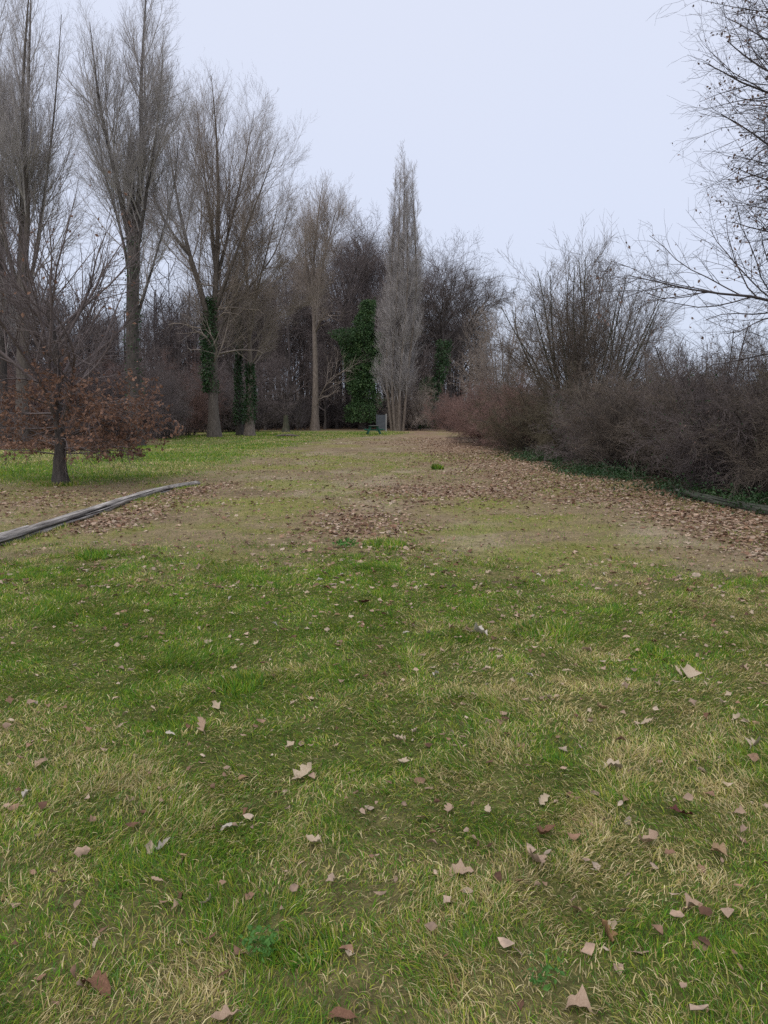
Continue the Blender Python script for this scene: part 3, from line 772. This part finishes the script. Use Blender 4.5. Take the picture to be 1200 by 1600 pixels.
D = 62; b = basepoint(388, D)
st_ = stems_px(D, b, [([(390, 682), (391, 590), (388, 500), (384, 400), (380, 330)], .34, .014), ([(388, 540), (402, 470, -.8), (424, 390, -1.5), (440, 330, -2)], .14, .014), ([(388, 545), (418, 500, 1), (450, 470, 1.5)], .11, .014)])
lv = poplar_levels(st_, 70, 6.0, a1=.85, n2=8, n3=8, n4=4, up1=.10, shape=.35, t0=.3, tw=.0058)
make_tree('poplar_tree', 'shorter poplar with pale spreading branches and an ivy covered foot', 'tree', b, st_, lv, 'bark_pale', 'twig_tan', ivy=[ivy_cloud(st_[0][0][1:6], st_[0][1][1:6], 2600, .17, 1.5, .5)], group='tall poplars')

D = 64; b = basepoint(375, D)
st_ = stems_px(D, b, [([(375, 680), (372, 600), (374, 520), (368, 400)], .26, .014)])
lv = poplar_levels(st_, 40, 4.2, a1=.8, n2=7, n3=7, n4=3, up1=.08, shape=.35, t0=.3, tw=.0058)
make_tree('ivy_clad_tree', 'thin dark ivy clad tree close behind the shorter poplar', 'tree', b, st_, lv, 'bark_dark', 'twig_dark', ivy=[ivy_cloud(st_[0][0][1:11], st_[0][1][1:11], 3000, .17, 1.9, .6)])

D = 85; b = basepoint(492, D)
st_ = stems_px(D, b, [([(492, 673), (493, 590), (491, 500), (490, 410), (498, 330), (505, 282)], .42, .014), ([(491, 480), (506, 400, 1), (518, 350, 1), (526, 318, 1)], .2, .014), ([(490, 470), (480, 410, -1), (478, 362, -1)], .18, .014),
                      ([(493, 640), (505, 612, -1), (522, 590, -1.6), (545, 580, -2)], .075, .02), ([(492, 520), (504, 500, -1), (520, 490, -2)], .16, .014)])
lv = poplar_levels(st_[:3], 80, 8.2, a1=.55, n2=8, n3=7, n4=3, shape=.5, t0=.40, tw=.0062)
L5 = grow(*pack(st_[3:], 12), 12, .2, 1, .7, .2, lambda t, L: L * .45, 6, .16, .05, .5, .06, rmin=.012)
lv = lv + [L5, grow(*L5, 8, .2, 1, .7, .2, lambda t, L: L * .45, 4, .15, .05, .5, .03, rmin=.010)]
make_tree('poplar_tree', 'straight bare poplar with a long clean pale trunk beside the picnic spot', 'tree', b, st_, lv, 'bark_pale', 'twig_tan', group='tall poplars', sides=(5, 4, 3, 3, 4, 3))

# --- the narrow poplar in the middle
D = 84; b = basepoint(622, D)
sp = []
for k in range(9):
    a = k / 9 * 6.28; o = 1.0 * math.cos(a), 1.0 * math.sin(a); top = [246, 262, 275, 300, 255, 310, 268, 300, 285][k]
    if k == 0: sp.append(([(621, 674), (624, 560), (630, 400), (632, 243)], .42, .014)); continue
    cx = 622 + o[0] * 10
    sp.append(([(cx, 673, o[1] * .6), (cx + o[0] * 9, 590, o[1] * 1.2), (632 + o[0] * 23, 450, o[1] * 1.9), (633 + o[0] * 15, top, o[1] * 1.1)], .17, .014))
st_ = stems_px(D, b, sp)
lv = poplar_levels(st_, 330, 4.1, a1=.27, up1=.18, n2=8, n3=6, n4=4, shape=.3, lmin=.42, t0=.09, tw=.0075, a2=.35)
make_tree('poplar_tree', 'slender columnar poplar with many upright stems beside the grey board', 'tree', b, st_, lv, 'bark_pale', 'twig_grey', group='tall poplars')

# --- ivy covered trunk behind the table
D = 92; b = basepoint(566, D)
st_ = stems_px(D, b, [([(566, 672), (566, 600), (570, 530), (576, 470)], .4, .1), ([(567, 620), (556, 570, -.3), (543, 515, -.6)], .2, .05), ([(568, 620), (585, 560, .4), (594, 520, .5)], .2, .05)])
iv = [ivy_cloud(st_[0][0][1:], np.linspace(2.0, .9, 15), 20000, .21, 1.0, .75), ivy_cloud(st_[1][0][2:], np.linspace(1.0, 1.35, 14), 8500, .21, 1.0, .9),
      ivy_cloud(st_[2][0][2:], np.linspace(1.2, .8, 14), 7600, .21, 1.0, .7)]
lv = poplar_levels(st_, 26, 4.0, a1=.6, n2=6, n3=6, n4=3, tw=.009, t0=.4)
make_tree('ivy_clad_tree', 'broad tree smothered in dark green ivy behind the picnic table', 'tree', b, st_, lv, 'bark_dark', 'twig_dark', ivy=iv, ivymat='ivy_light')

D = 95; b = basepoint(664, D)
st_ = stems_px(D, b, [([(664, 668), (666, 620), (672, 590)], .25, .08), ([(664, 655), (684, 600, .5), (696, 530, 1)], .2, .05)])
iv = [ivy_cloud(st_[0][0], np.linspace(1.5, .7, 16), 7600, .22, 1.0, .7), ivy_cloud(st_[1][0][5:], np.full(11, .8), 3000, .22, 1.0, .8)]
lv = poplar_levels(st_, 22, 4.0, a1=.7, n2=6, n3=6, n4=3, tw=.009, t0=.3)
make_tree('ivy_clad_tree', 'low dark ivy clad tree at the edge of the wood, right of the columnar poplar', 'tree', b, st_, lv, 'bark_dark', 'twig_dark', ivy=iv)

# --- oaks and other trees of the wood
def oak_parts(h, spread, seed, up=.07, dome=1.0, trunk_h=.4, tw=.0095, n1=22, clear=.35):
    global rng
    keep_ = rng; rng = np.random.default_rng(seed)
    P, rr = stem([(0, 0, 0), (rng.normal(0, .2), rng.normal(0, .2), h * .3), (rng.normal(0, .5), rng.normal(0, .5), h * .55), (rng.normal(0, .8), rng.normal(0, .8), h * .78)], h * .016, .07, 16, .05)
    rr = flare(P, rr); stems = [(P, rr)]
    L1 = grow(P[None], rr[None], n1, clear, .99, lambda t: 1.25 - .85 * t, .2, lambda t, L: spread * np.clip(1.05 - 1.3 * (t - .55) ** 2, .55, 1.05) * (1 - (1 - dome) * t), 10, .12, up, .6, .13, tip=.18)
    L2 = grow(*L1, 9, .2, .98, .75, .2, lambda t, L: L * .48 * (1.2 - .6 * t), 6, .13, .05, .6, .05, tip=.3)
    L3 = grow(*L2, 8, .15, 1, .7, .22, lambda t, L: np.maximum(L * .48, .5), 4, .15, .05, .6, .02, tip=.4, rmin=tw)
    L4 = grow(*L3, 5, .15, 1, .65, .22, lambda t, L: np.maximum(L * .5, .35), 3, .15, .04, .7, .01, tip=.5, rmin=tw)
    rng = keep_
    return stems, [L1, L2, L3, L4]
D = 105; b = basepoint(692, D)
st_, lv = oak_parts(23.5, 9.0, 5, up=.035, dome=.8, n1=44, clear=.18)
make_tree('oak_tree', 'round crowned dark bare oak at the right end of the wood', 'tree', b, st_, lv, 'bark_dark', 'twig_dark')
D = 104; b = basepoint(555, D)
st_, lv = oak_parts(29.0, 8.8, 6, up=.05, dome=.85, n1=34, clear=.3)
make_tree('oak_tree', 'tall dark bare oak rising behind the ivy covered tree', 'tree', b, st_, lv, 'bark_dark', 'twig_dark')

protos = []
for sd, (h, s_, c_) in enumerate([(22, 5.5, .35), (19, 5.0, .3), (24, 5.0, .45), (17, 4.5, .25)]):
    st_, lv = oak_parts(h, s_, 40 + sd, n1=22, clear=c_, tw=.0095)
    protos.append((h, trunk_mesh(st_, 8).mesh('trunk', M['bark_dark']), crown_mesh(lv).mesh('crown', M['twig_dark'])))
WOOD = [  # px, distance, target top row
    (585, 112, 372, 2), (600, 118, 395, 0), (530, 112, 385, 0), (520, 100, 430, 1), (470, 106, 415, 2), (455, 96, 450, 3), (440, 118, 420, 0), (425, 100, 455, 1), (410, 112, 440, 2), (400, 92, 480, 3),
    (640, 112, 425, 1), (660, 120, 418, 0), (720, 122, 440, 3), (735, 135, 470, 1), (610, 100, 440, 3), (545, 128, 390, 2), (480, 126, 410, 0), (375, 104, 450, 1), (360, 118, 440, 2), (345, 90, 505, 3),
    (320, 110, 470, 0), (300, 96, 510, 3), (285, 120, 470, 1), (262, 104, 500, 3), (245, 122, 490, 0), (228, 98, 520, 1), (190, 112, 500, 3), (165, 126, 505, 0), (140, 100, 500, 1), (112, 116, 480, 2), (92, 96, 470, 3),
    (70, 110, 450, 0), (45, 92, 440, 1), (20, 104, 420, 2), (-10, 90, 430, 3), (448, 84, 560, 3), (527, 96, 520, 1), (508, 92, 540, 3), (415, 86, 540, 1), (700, 118, 470, 2)]
LBW = ['bare dark tree among the many of the wood behind the clearing']
for (px, D, top, v) in WOOD:
    h, tm, cm = protos[v]; p = basepoint(px, D); z = W(px, top, D)[2]
    root = empty('wood_tree', p, rng.uniform(0, 6.28), LBW[0], 'tree', 'bare trees of the wood')
    s = z / (h * .93); root.scale = (s * rng.uniform(.9, 1.15),) * 2 + (s,)
    for nm, me in (('trunk', tm), ('crown', cm)):
        o = bpy.data.objects.new(nm, me); COL.objects.link(o); o.parent = root

# far wood, poles and undergrowth that read as one mass
mb = MB()
n = 420
y = rng.uniform(88, 165, n); px_ = rng.uniform(-60, 720, n); y = np.where(px_ > 470, 103 + (y - 88) * .8, y); x = (px_ - 600) / FPX * y
h = rng.uniform(9, 19, n)
P = np.zeros((n, 5, 3)); lean = rng.normal(0, .05, (n, 2))
for k in range(5):
    P[:, k, 0] = x + lean[:, 0] * h * k / 4 + rng.normal(0, .08, n); P[:, k, 1] = y + lean[:, 1] * h * k / 4; P[:, k, 2] = h * k / 4
v, q_ = tubes(P, rng.uniform(.07, .2, n)[:, None] * np.linspace(1, .35, 5)[None], 5); mb.add(v, q_)
C1 = grow(P, np.full((n, 5), .1), 12, .25, 1, .7, .25, lambda t, L: L * .22, 5, .16, .08, .5, .04)
v, q_ = tubes(*C1, 3); mb.add(v, q_)
C2 = grow(*C1, 9, .2, 1, .7, .25, lambda t, L: L * .5, 3, .2, .05, .6, .02, rmin=.014)
v, q_ = tubes(*C2, 3); mb.add(v, q_)
n = 2600
y = 82 + 80 * rng.random(n) ** .8; x = (rng.uniform(-80, 735, n) - 600) / FPX * y
k = ~((y < 92) & (x > -9) & (x < 6)); x, y = x[k], y[k]; n = len(x)
P = np.zeros((n, 2, 3)); P[:, 0, 0] = x; P[:, 0, 1] = y; P[:, 1] = P[:, 0] + np.array([0, 0, .5])
C1 = grow(P, np.full((n, 2), .05), 9, 0, 1, .5, .25, lambda t, L: 2.6 + 0 * t, 5, .16, .06, .7, .035, rmin=.02)
C2 = grow(*C1, 8, .15, 1, .7, .25, lambda t, L: L * .4, 3, .2, .05, .6, .02, rmin=.014)
for c_ in (C1, C2): v, q_ = tubes(*c_, 3); mb.add(v, q_)
tag(mb.build('undergrowth', M['twig_black']), kind='stuff')

# the horizon beyond: a low far tree line
mb = MB()
n = 1500
a = rng.uniform(-.62, .62, n); r_ = rng.uniform(210, 300, n)
x = np.sin(a) * r_; y = np.cos(a) * r_; h = rng.uniform(5, 11, n) * (.6 + .8 * fbm(a * 14, a * 0, 201))
P = np.zeros((n, 4, 3))
for k in range(4):
    P[:, k, 0] = x + rng.normal(0, .2, n); P[:, k, 1] = y; P[:, k, 2] = h * k / 3
v, q_ = tubes(P, np.full((n, 4), .16) * np.linspace(1, .3, 4)[None], 3); mb.add(v, q_)
C1 = grow(P, np.full((n, 4), .1), 16, .05, 1, .6, .25, lambda t, L: L * .4 * (1.1 - .6 * t), 4, .16, .08, .5, .07, rmin=.04)
C2 = grow(*C1, 7, .15, 1, .7, .25, lambda t, L: L * .5, 3, .2, .05, .6, .04, rmin=.028)
for c_ in (C1, C2): v, q_ = tubes(*c_, 3); mb.add(v, q_)
tag(mb.build('far_treeline', M['twig_brown']), kind='stuff')

# --- shrubs
def shrub_parts(seed, h, rad, n0=34, n1=8, n2=9, n3=8, tw=.0034, arch=.07, leafy=0):
    global rng
    keep_ = rng; rng = np.random.default_rng(seed)
    a = rng.uniform(0, 6.28, n0); r_ = rad * .42 * np.sqrt(rng.random(n0))
    P = np.zeros((n0, 10, 3)); P[:, 0, 0] = np.cos(a) * r_; P[:, 0, 1] = np.sin(a) * r_
    tilt = rng.uniform(.05, .8, n0); a2 = a + rng.normal(0, .6, n0)
    d = np.stack([np.sin(tilt) * np.cos(a2), np.sin(tilt) * np.sin(a2), np.cos(tilt)], 1)
    ln_ = h * rng.uniform(.75, 1.1, n0)
    for k in range(1, 10):
        P[:, k] = P[:, k - 1] + d * (ln_ / 9)[:, None]
        d = norm(d + rng.normal(0, .10, d.shape) + np.array([0, 0, -arch]) * (k / 9))
    P[:, :, 2] = np.maximum(P[:, :, 2], .02)
    rr = rng.uniform(.011, .024, n0)[:, None] * np.linspace(1, .3, 10)[None]
    L1 = grow(P, rr, n1, .08, 1, .75, .3, lambda t, L: L * .36 * (1.15 - .5 * t), 7, .16, .0, .6, .010, tip=.4)
    L2 = grow(*L1, n2, .1, 1, .8, .3, lambda t, L: L * .42, 5, .18, -.01, .6, .005, tip=.5, rmin=tw)
    L3 = grow(*L2, n3, .1, 1, .8, .3, lambda t, L: np.maximum(L * .45, .1), 3, .2, 0, .7, .0035, tip=.6, rmin=tw * .9)
    rng = keep_
    return (P, rr), [L1, L2, L3]
SP = []
for sd, (h, rad, n0) in enumerate([(3.1, 2.0, 38), (2.7, 2.1, 40), (3.4, 2.0, 38), (2.4, 2.2, 42)]):
    (P, rr), lv = shrub_parts(60 + sd, h, rad, n0)
    m_ = MB(); v, q_ = tubes(P, rr, 5); m_.add(v, q_)
    SP.append((h, rad, m_.mesh('stem', M['bark_dark']), crown_mesh(lv, (4, 3, 3)).mesh('crown', M['twig_brown']), lv))
def shrub(v, x, y, h, sxy, twig, label, group=None, name='hedge_shrub', leaf=None, lmat='ivy'):
    hh, rad, sm, cm, lv = SP[v]
    root = empty(name, (x, y, float(ground_z(x, y)) - .03), rng.uniform(0, 6.28), label, 'shrub', group)
    px_h = 600 + FPX * x / y; s = h / hh; root.scale = (s * sxy, s * sxy, s * ((1.04 if px_h > 840 else 1.0) if name == 'hedge_shrub' else 1))
    for nm, me in (('stem', sm), ('crown', cm)):
        o = bpy.data.objects.new(nm, me); COL.objects.link(o); o.parent = root
        if nm == 'crown': o.material_slots[0].link = 'OBJECT'; o.material_slots[0].material = M[twig]
    if leaf:
        p = along(lv[2][0], leaf); m_ = MB(); vv, tt = leaf_quads(p, .05); m_.add(vv, T=tt)
        m_.build('leaves', M[lmat], root, smooth=False)
    return root
HD = [  # px of the middle, distance, height, width, variant, tint, label
    (738, 47, 2.9, 1.15, 0, 'twig_red', 'rounded reddish brown shrub at the far end of the hedge', 0),
    (775, 42, 3.2, 1.1, 2, 'twig_red', 'tall purplish brown shrub second from the far end of the hedge', 0),
    (806, 37, 3.0, 1.1, 1, 'twig_red', 'reddish shrub of the hedge below the far multi stemmed tree', 0),
    (845, 32.5, 2.8, 1.0, 0, 'twig_olive', 'ochre tinted shrub of the hedge between reddish and dark ones', 0),
    (880, 28, 2.65, 1.0, 2, 'twig_olive', 'olive brown shrub of the hedge below the multi stemmed tree', 0),
    (916, 24.5, 2.5, 1.0, 3, 'twig_dark', 'dark shrub of the hedge dotted with green bramble leaves', 2500),
    (962, 21.2, 2.6, 1.0, 1, 'twig_brown', 'grey brown shrub of the hedge next to the bramble dotted one', -500),
    (1012, 18.2, 2.75, .95, 0, 'twig_brown', 'pale brown twiggy shrub in the middle of the near hedge', -350),
    (1075, 15.9, 2.6, .95, 3, 'twig_dark', 'darkest shrub of the near hedge with arching pale canes', 900),
    (1150, 14.2, 2.5, .95, 2, 'twig_brown', 'dense brown shrub of the near hedge above the mossy log', -450),
    (1235, 12.6, 2.5, .95, 1, 'twig_olive', 'olive tan shrub of the hedge cut by the right edge', 600),
    (1370, 10.9, 2.6, .95, 0, 'twig_brown', 'nearest shrub of the hedge, outside the right edge', 0)]
for px, D, h, wdt, v, tw, lb, lf in HD:
    x = float(hedge_x(D)) + 1.75
    shrub(v, x, D, h, wdt * (1.0 if D < 30 else 1.05), tw, lb, 'shrubs of the hedge', leaf=abs(lf) or None, lmat='ivy' if lf > 0 else 'leaf_dry')
for k, D in enumerate([13.2, 16, 19, 22.5, 26, 30, 35, 40, 45]):
    shrub(k % 4, float(hedge_x(D)) + 4.2, D, float(np.interp(D, [13, 20, 45], [2.6, 2.35, 2.9])), 1.0, ['twig_brown', 'twig_olive', 'twig_red'][k % 3], 'brown shrub in the back row of the hedge, its top showing over the front row', 'shrubs of the back row of the hedge')

# arching bare canes in front of the hedge
mb = MB()
n = 70; y = rng.uniform(9.5, 24, n); x = hedge_x(y) + rng.uniform(-.1, .8, n)
P = np.zeros((n, 10, 3)); P[:, 0] = np.stack([x, y, ground_z(x, y)], 1)
d = norm(np.stack([rng.normal(-.35, .4, n), rng.normal(-.2, .6, n), np.full(n, .9)], 1)); ln_ = rng.uniform(.5, 1.4, n)
for k in range(1, 10):
    P[:, k] = P[:, k - 1] + d * (ln_ / 9)[:, None]; d = norm(d + np.array([-.02, 0, -.19]) + rng.normal(0, .06, d.shape))
P[:, :, 2] = np.maximum(P[:, :, 2], .02)
v, q_ = tubes(P, np.full((n, 10), .004) * np.linspace(1, .5, 10)[None], 4); mb.add(v, q_)
tag(mb.build('bramble_undergrowth', M['twig_brown']), kind='stuff')

# ivy and bramble leaves creeping along the foot of the hedge
mb = MB()
n = 26000; y = 8 + 24 * rng.random(n) ** 1.4; off = rng.normal(.45, .45, n); x = hedge_x(y) + off
z = ground_z(x, y) + np.abs(rng.normal(0, .14, n)) * (.5 + fbm(x * 1.5, y * 1.5, 151))
k = fbm(x * .8, y * .5, 153) > .42
v, t = leaf_quads(np.stack([x, y, z], 1)[k], .06, up=-.3); mb.add(v, T=t)
tag(mb.build('ivy_ground_cover', M['ivy'], smooth=False), kind='stuff')

# --- multi stemmed trees behind the hedge
def fan_tree(label, px, D, top, width, seed, n0, twig, bark, leaves=0, tw=.0036, lsz=.06, tilt=.6):
    global rng
    keep_ = rng; rng = np.random.default_rng(seed)
    b = basepoint(px, D); h = W(px, top, D)[2]; stems = []
    for k in range(n0):
        a = k * 2.4 + rng.normal(0, .3); f_ = math.sqrt((k + .5) / n0); tl = tilt * f_
        L_ = h * rng.uniform(.90, 1.0) * (1 - .27 * f_ * f_)
        d = np.array([math.sin(tl) * math.cos(a), math.sin(tl) * math.sin(a), math.cos(tl)])
        p = [np.array([.22 * math.cos(a), .22 * math.sin(a), 0])]
        for s in range(5):
            p.append(p[-1] + d * L_ / 5); d = norm(d + rng.normal(0, .08, 3) + np.array([0, 0, .05]))
        P, rr = stem(p, .055 * h / 8 * rng.uniform(.7, 1.4), .012, 14)
        stems.append((P, flare(P, rr, .4, .4)))
    P, rr = pack(stems, 14)
    L1 = grow(P, rr, 15, .16, .98, .62, .16, lambda t, L: L * .40 * (1.15 - .75 * t) * width, 9, .07, .05, .5, .014, tip=.25)
    L2 = grow(*L1, 7, .15, 1, .6, .2, lambda t, L: L * .45 * (1.15 - .5 * t), 6, .06, .04, .6, .006, tip=.4, rmin=tw)
    L3 = grow(*L2, 7, .15, 1, .55, .2, lambda t, L: np.maximum(L * .5, .15), 3, .07, .04, .7, .005, tip=.5, rmin=tw)
    lv = None
    if leaves: lv = [leaf_quads(along(L2[0], leaves), lsz, up=.6)]
    o = make_tree('hedgerow_tree', label, 'tree', b, stems, [L1, L2, L3], bark, twig, leaves=lv, group='bare trees behind the hedge', sides=(4, 3, 3))
    rng = keep_; return o
fan_tree('wide bare tree with fanning grey stems rising above the hedge', 912, 30, 368, 1.12, 301, 22, 'twig_brown', 'bark_mossy', 260, tw=.0044, tilt=.60)
fan_tree('far pale bare tree with many fine upright stems behind reddish shrubs', 786, 44, 462, .9, 302, 10, 'twig_tan', 'bark_pale', 160, tw=.006, tilt=.42)
fan_tree('small bare tree with dark stems and withered leaves above the near hedge', 1105, 24, 482, 1.1, 303, 9, 'twig_dark', 'bark_dark', 320, tilt=.7)
fan_tree('low bare tree at the right edge beneath the overhanging branches', 1215, 21, 500, 1.0, 304, 8, 'twig_dark', 'bark_dark', 220, tilt=.6)
fan_tree('thin bare tree between the wide fanning tree and the small dark one', 1030, 34, 520, 1.0, 305, 7, 'twig_dark', 'bark_mossy', 60, tilt=.6)

# --- big tree reaching in from the right
D = 14.5; b = basepoint(1448, D)
P, rr = stem([(0, 0, 0), (.1, 0, 3), (-.1, .1, 6.5), (.1, 0, 10), (.0, 0, 14.5)], .26, .03, 18, .03); rr = flare(P, rr)
st_ = [(P, rr)]
L1 = grow(P[None], rr[None], 62, .24, .99, 1.25, .16, lambda t, L: 4.7 * np.clip(1.12 - .5 * t, .4, 1.05), 12, .09, .03, .5, .045, tip=.16, droop=.03, bias=(-.75, -.1, 0))
low = spline([W(1425, 570, D) - b, W(1290, 500, D - .5) - b, W(1190, 466, D - .8) - b, W(1100, 456, D - .9) - b, W(1040, 443, D - .9) - b, W(985, 431, D - .9) - b], 12)
L1 = (np.concatenate([L1[0], low[None]]), np.concatenate([L1[1], np.linspace(.05, .008, 12)[None]]))
L2 = grow(*L1, 14, .2, .98, .65, .2, lambda t, L: L * .40 * (1.25 - .75 * t), 7, .12, .02, .55, .014, tip=.35)
L3 = grow(*L2, 6, .15, 1, .7, .22, lambda t, L: np.maximum(L * .42, .18), 4, .15, .0, .6, .0045, tip=.5, rmin=.0028)
L4 = grow(*L3, 3, .3, 1, .7, .25, lambda t, L: np.maximum(L * .45, .08), 3, .2, .0, .7, .003, tip=.6, rmin=.0022)
tp_ = along(L3[0], 420); tp_ = np.repeat(tp_, 7, 0) + rng.normal(0, .09, (2940, 3)) * np.array([1, 1, .8]) - np.array([0, 0, .05])
dl = [leaf_quads(np.concatenate([tp_, along(L4[0], 2600)]), .066, up=1.2)]
make_tree('overhanging_tree', 'large tree with sweeping dark branches and dangling dry leaves reaching in from the right', 'tree', b, st_, [L1, L2, L3, L4], 'bark_dark', 'twig_black', leaves=dl, leafmat='leaf_dry')

# --- young beech that keeps its brown leaves
D = 17.8; b = basepoint(92, D)
P, rr = stem([(0, 0, 0), (.0, 0, .5), (.06, 0, 1.1), (.0, 0, 1.9), (.05, 0, 3.0), (-.1, 0, 4.2)], .16, .05, 16); rr = flare(P, rr, .55, .25)
st_ = [(P, rr)]
L1 = grow(P[None], rr[None], 24, .30, .95, .78, .15, lambda t, L: 3.8 * np.clip(1.2 - .5 * t, .4, 1), 11, .08, .04, .55, .048, tip=.12)
L1b = grow(P[None, :8], rr[None, :8], 34, .36, 1, 1.45, .12, lambda t, L: 2.05 + 0 * t, 9, .07, -.005, .35, .022, tip=.25)
L2 = grow(*L1, 12, .2, .98, .6, .2, lambda t, L: L * .40 * (1.2 - .6 * t), 7, .10, .03, .55, .013, tip=.35)
L3 = grow(*L2, 7, .15, 1, .6, .2, lambda t, L: np.maximum(L * .4, .2), 4, .1, .02, .6, .006, tip=.5, rmin=.0035)
L2b = grow(*L1b, 12, .2, 1, .7, .2, lambda t, L: L * .35, 5, .1, 0, .5, .008, tip=.4)
L3b = grow(*L2b, 6, .2, 1, .7, .2, lambda t, L: L * .4, 3, .12, 0, .6, .005, tip=.5, rmin=.0035)
pl = np.concatenate([along(L3b[0], 4300), along(L2b[0], 1300)]); pl = pl[pl[:, 2] > .62]
pu = along(L3[0], 9000); pu = pu[((pu[:, 2] < 2.1) & (np.hypot(pu[:, 0], pu[:, 1]) < 2.1) & (rng.random(len(pu)) < .8)) | (rng.random(len(pu)) < .02)]
make_tree('young_beech_tree', 'young beech with a stout trunk and brown leaves on its low branches', 'tree', b, st_, [L1, L2, L3, L1b, L2b, L3b], 'bark_dark', 'twig_dark',
          leaves=[leaf_quads(pl, .095), leaf_quads(pu, .09)], leafmat='leaf_brown', sides=(6, 4, 3, 4, 3, 3))

# --- thickets round the ditch
for px, D, h, sxy, v, tw, lb in [
        (258, 54, 4.8, .72, 0, 'twig_dark', 'dark thicket above the ditch beside the big ivy footed poplar'),
        (285, 64, 5.6, .75, 2, 'twig_red', 'purplish thicket left of the big ivy footed poplar'),
        (240, 60, 6.0, .72, 1, 'twig_dark', 'tall thicket between the forked poplar and the purplish one'),
        (170, 55, 5.0, 1.0, 3, 'twig_dark', 'grey brown thicket left of the forked poplar'),
        (120, 58, 5.5, 1.0, 0, 'twig_red', 'brown thicket seen through the young beech'),
        (60, 54, 4.6, 1.1, 1, 'twig_red', 'reddish thicket behind the young beech trunk'),
        (5, 56, 5.0, 1.1, 2, 'twig_dark', 'dark thicket by the left edge behind the poplars'),
        (375, 78, 5.0, 1.1, 3, 'twig_dark', 'thicket behind the shorter ivy footed poplar'),
        (320, 76, 6.0, 1.0, 1, 'twig_dark', 'dim thicket in the gap left of the shorter poplar'),
        (645, 86, 5.0, .8, 2, 'twig_tan', 'pale suckers crowding the foot of the columnar poplar'),
        (706, 80, 3.6, .9, 0, 'twig_red', 'brown brush at the far end of the track beyond the hedge')]:
    p = basepoint(px, D); shrub(v, p[0], p[1], h, sxy, tw, lb, 'thickets at the edge of the wood', name='thicket')

# low reddish bracken and fallen beech leaves on the left bank
mb = MB()
n = 9000; y = rng.uniform(36, 52, n); x = (rng.uniform(-60, 190, n) - 600) / FPX * y; z = ground_z(x, y) + .55 * rng.random(n) ** 2 * fbm(x * .5, y * .5, 171)
v, t = leaf_quads(np.stack([x, y, z], 1), .16); mb.add(v, T=t)
tag(mb.build('bracken_undergrowth', M['leaf_brown'], smooth=False), kind='stuff')

# ------------------------------------------------------------------ small things by the wood
def box(mb, c, s, rot=None):
    V = np.array([[x_, y_, z_] for x_ in (-.5, .5) for y_ in (-.5, .5) for z_ in (-.5, .5)]) * np.array(s)
    if rot is not None:
        cs, sn = math.cos(rot), math.sin(rot); V = np.stack([V[:, 0] * cs + V[:, 2] * sn, V[:, 1], -V[:, 0] * sn + V[:, 2] * cs], 1)
    mb.add(V + np.array(c), [[0, 1, 3, 2], [4, 6, 7, 5], [0, 4, 5, 1], [2, 3, 7, 6], [0, 2, 6, 4], [1, 5, 7, 3]])
gp = mat('green_paint', (.018, .075, .05), (.04, .13, .085), 3, rough=.6)
tp = mat('weathered_plank', (.07, .07, .065), (.14, .135, .12), 4, rough=.8, stretch=(6, .6, 6))
p = W(584, 678, 67); p[2] = float(ground_z(p[0], p[1]))
root = empty('picnic_table', p, R(6), 'green wooden picnic table with attached benches on the far grass', 'picnic table')
m_ = MB()
for k in range(5): box(m_, (-.30 + .15 * k, 0, .765), (.14, 1.9, .045))
m_.build('tabletop', tp, root, smooth=False)
for s in (-1, 1):
    m_ = MB()
    for k in range(2): box(m_, (s * (.64 + .14 * k), 0, .45), (.13, 1.9, .045))
    m_.build('seat', gp, root, smooth=False)
for yy in (-.62, .62):
    for s in (-1, 1):
        m_ = MB(); box(m_, (s * .42, yy, .37), (.10, .05, .82), -s * .45); m_.build('leg', gp, root, smooth=False)
    m_ = MB(); box(m_, (0, yy + .055, .40), (1.52, .05, .10)); box(m_, (0, yy + .055, .70), (.74, .05, .09)); m_.build('crossbar', gp, root, smooth=False)

gb = mat('grey_board', (.055, .06, .07), (.09, .096, .105), 3, rough=.75)
pp = mat('pale_post', (.25, .24, .23), (.38, .37, .36), 3, rough=.8)
p = W(596, 674, 80); p[2] = float(ground_z(p[0], p[1]))
root = empty('notice_board', p, R(-4), 'grey upright board between two posts behind the picnic table', 'notice board')
m_ = MB(); box(m_, (0, 0, .92), (.88, .05, 1.58)); m_.build('panel', gb, root, smooth=False)
for s, mm in ((-1, gb), (1, pp)):
    m_ = MB(); box(m_, (s * .49, 0, .88), (.09, .10, 1.86)); m_.build('post', mm, root, smooth=False)

# small pile of bleached branches on the far grass
p = W(450, 684, 60); p[2] = float(ground_z(p[0], p[1]))
m_ = MB(); n = 26
P = np.zeros((n, 4, 3)); a = rng.normal(0, .5, n); c_ = rng.normal(0, .25, (n, 2)); ln_ = rng.uniform(.5, 1.5, n)
for k in range(4):
    f = (k / 3 - .5) * ln_; P[:, k, 0] = c_[:, 0] + np.cos(a) * f; P[:, k, 1] = c_[:, 1] + np.sin(a) * f; P[:, k, 2] = .06 + .16 * rng.random(n) * (1 - abs(k - 1.5) / 2)
v, q_ = tubes(P, np.full((n, 4), .035), 5); m_.add(v, q_)
tag(m_.build('branch_pile', M['bark_pale'], loc=[float(c) for c in p]), 'low pile of pale cut branches on the far grass', 'branch pile')

# broken stump between the poplars
p = basepoint(447, 76)
P, rr = stem([(0, 0, 0), (.05, 0, .8), (.0, .05, 1.7)], .34, .22, 10, .02); rr = flare(P, rr, .5, .4)
tag(trunk_mesh([(P, rr)]).build('tree_stump', M['bark_mossy'], loc=[float(c) for c in p]), 'dark broken stump standing between two pale poplars', 'tree stump')
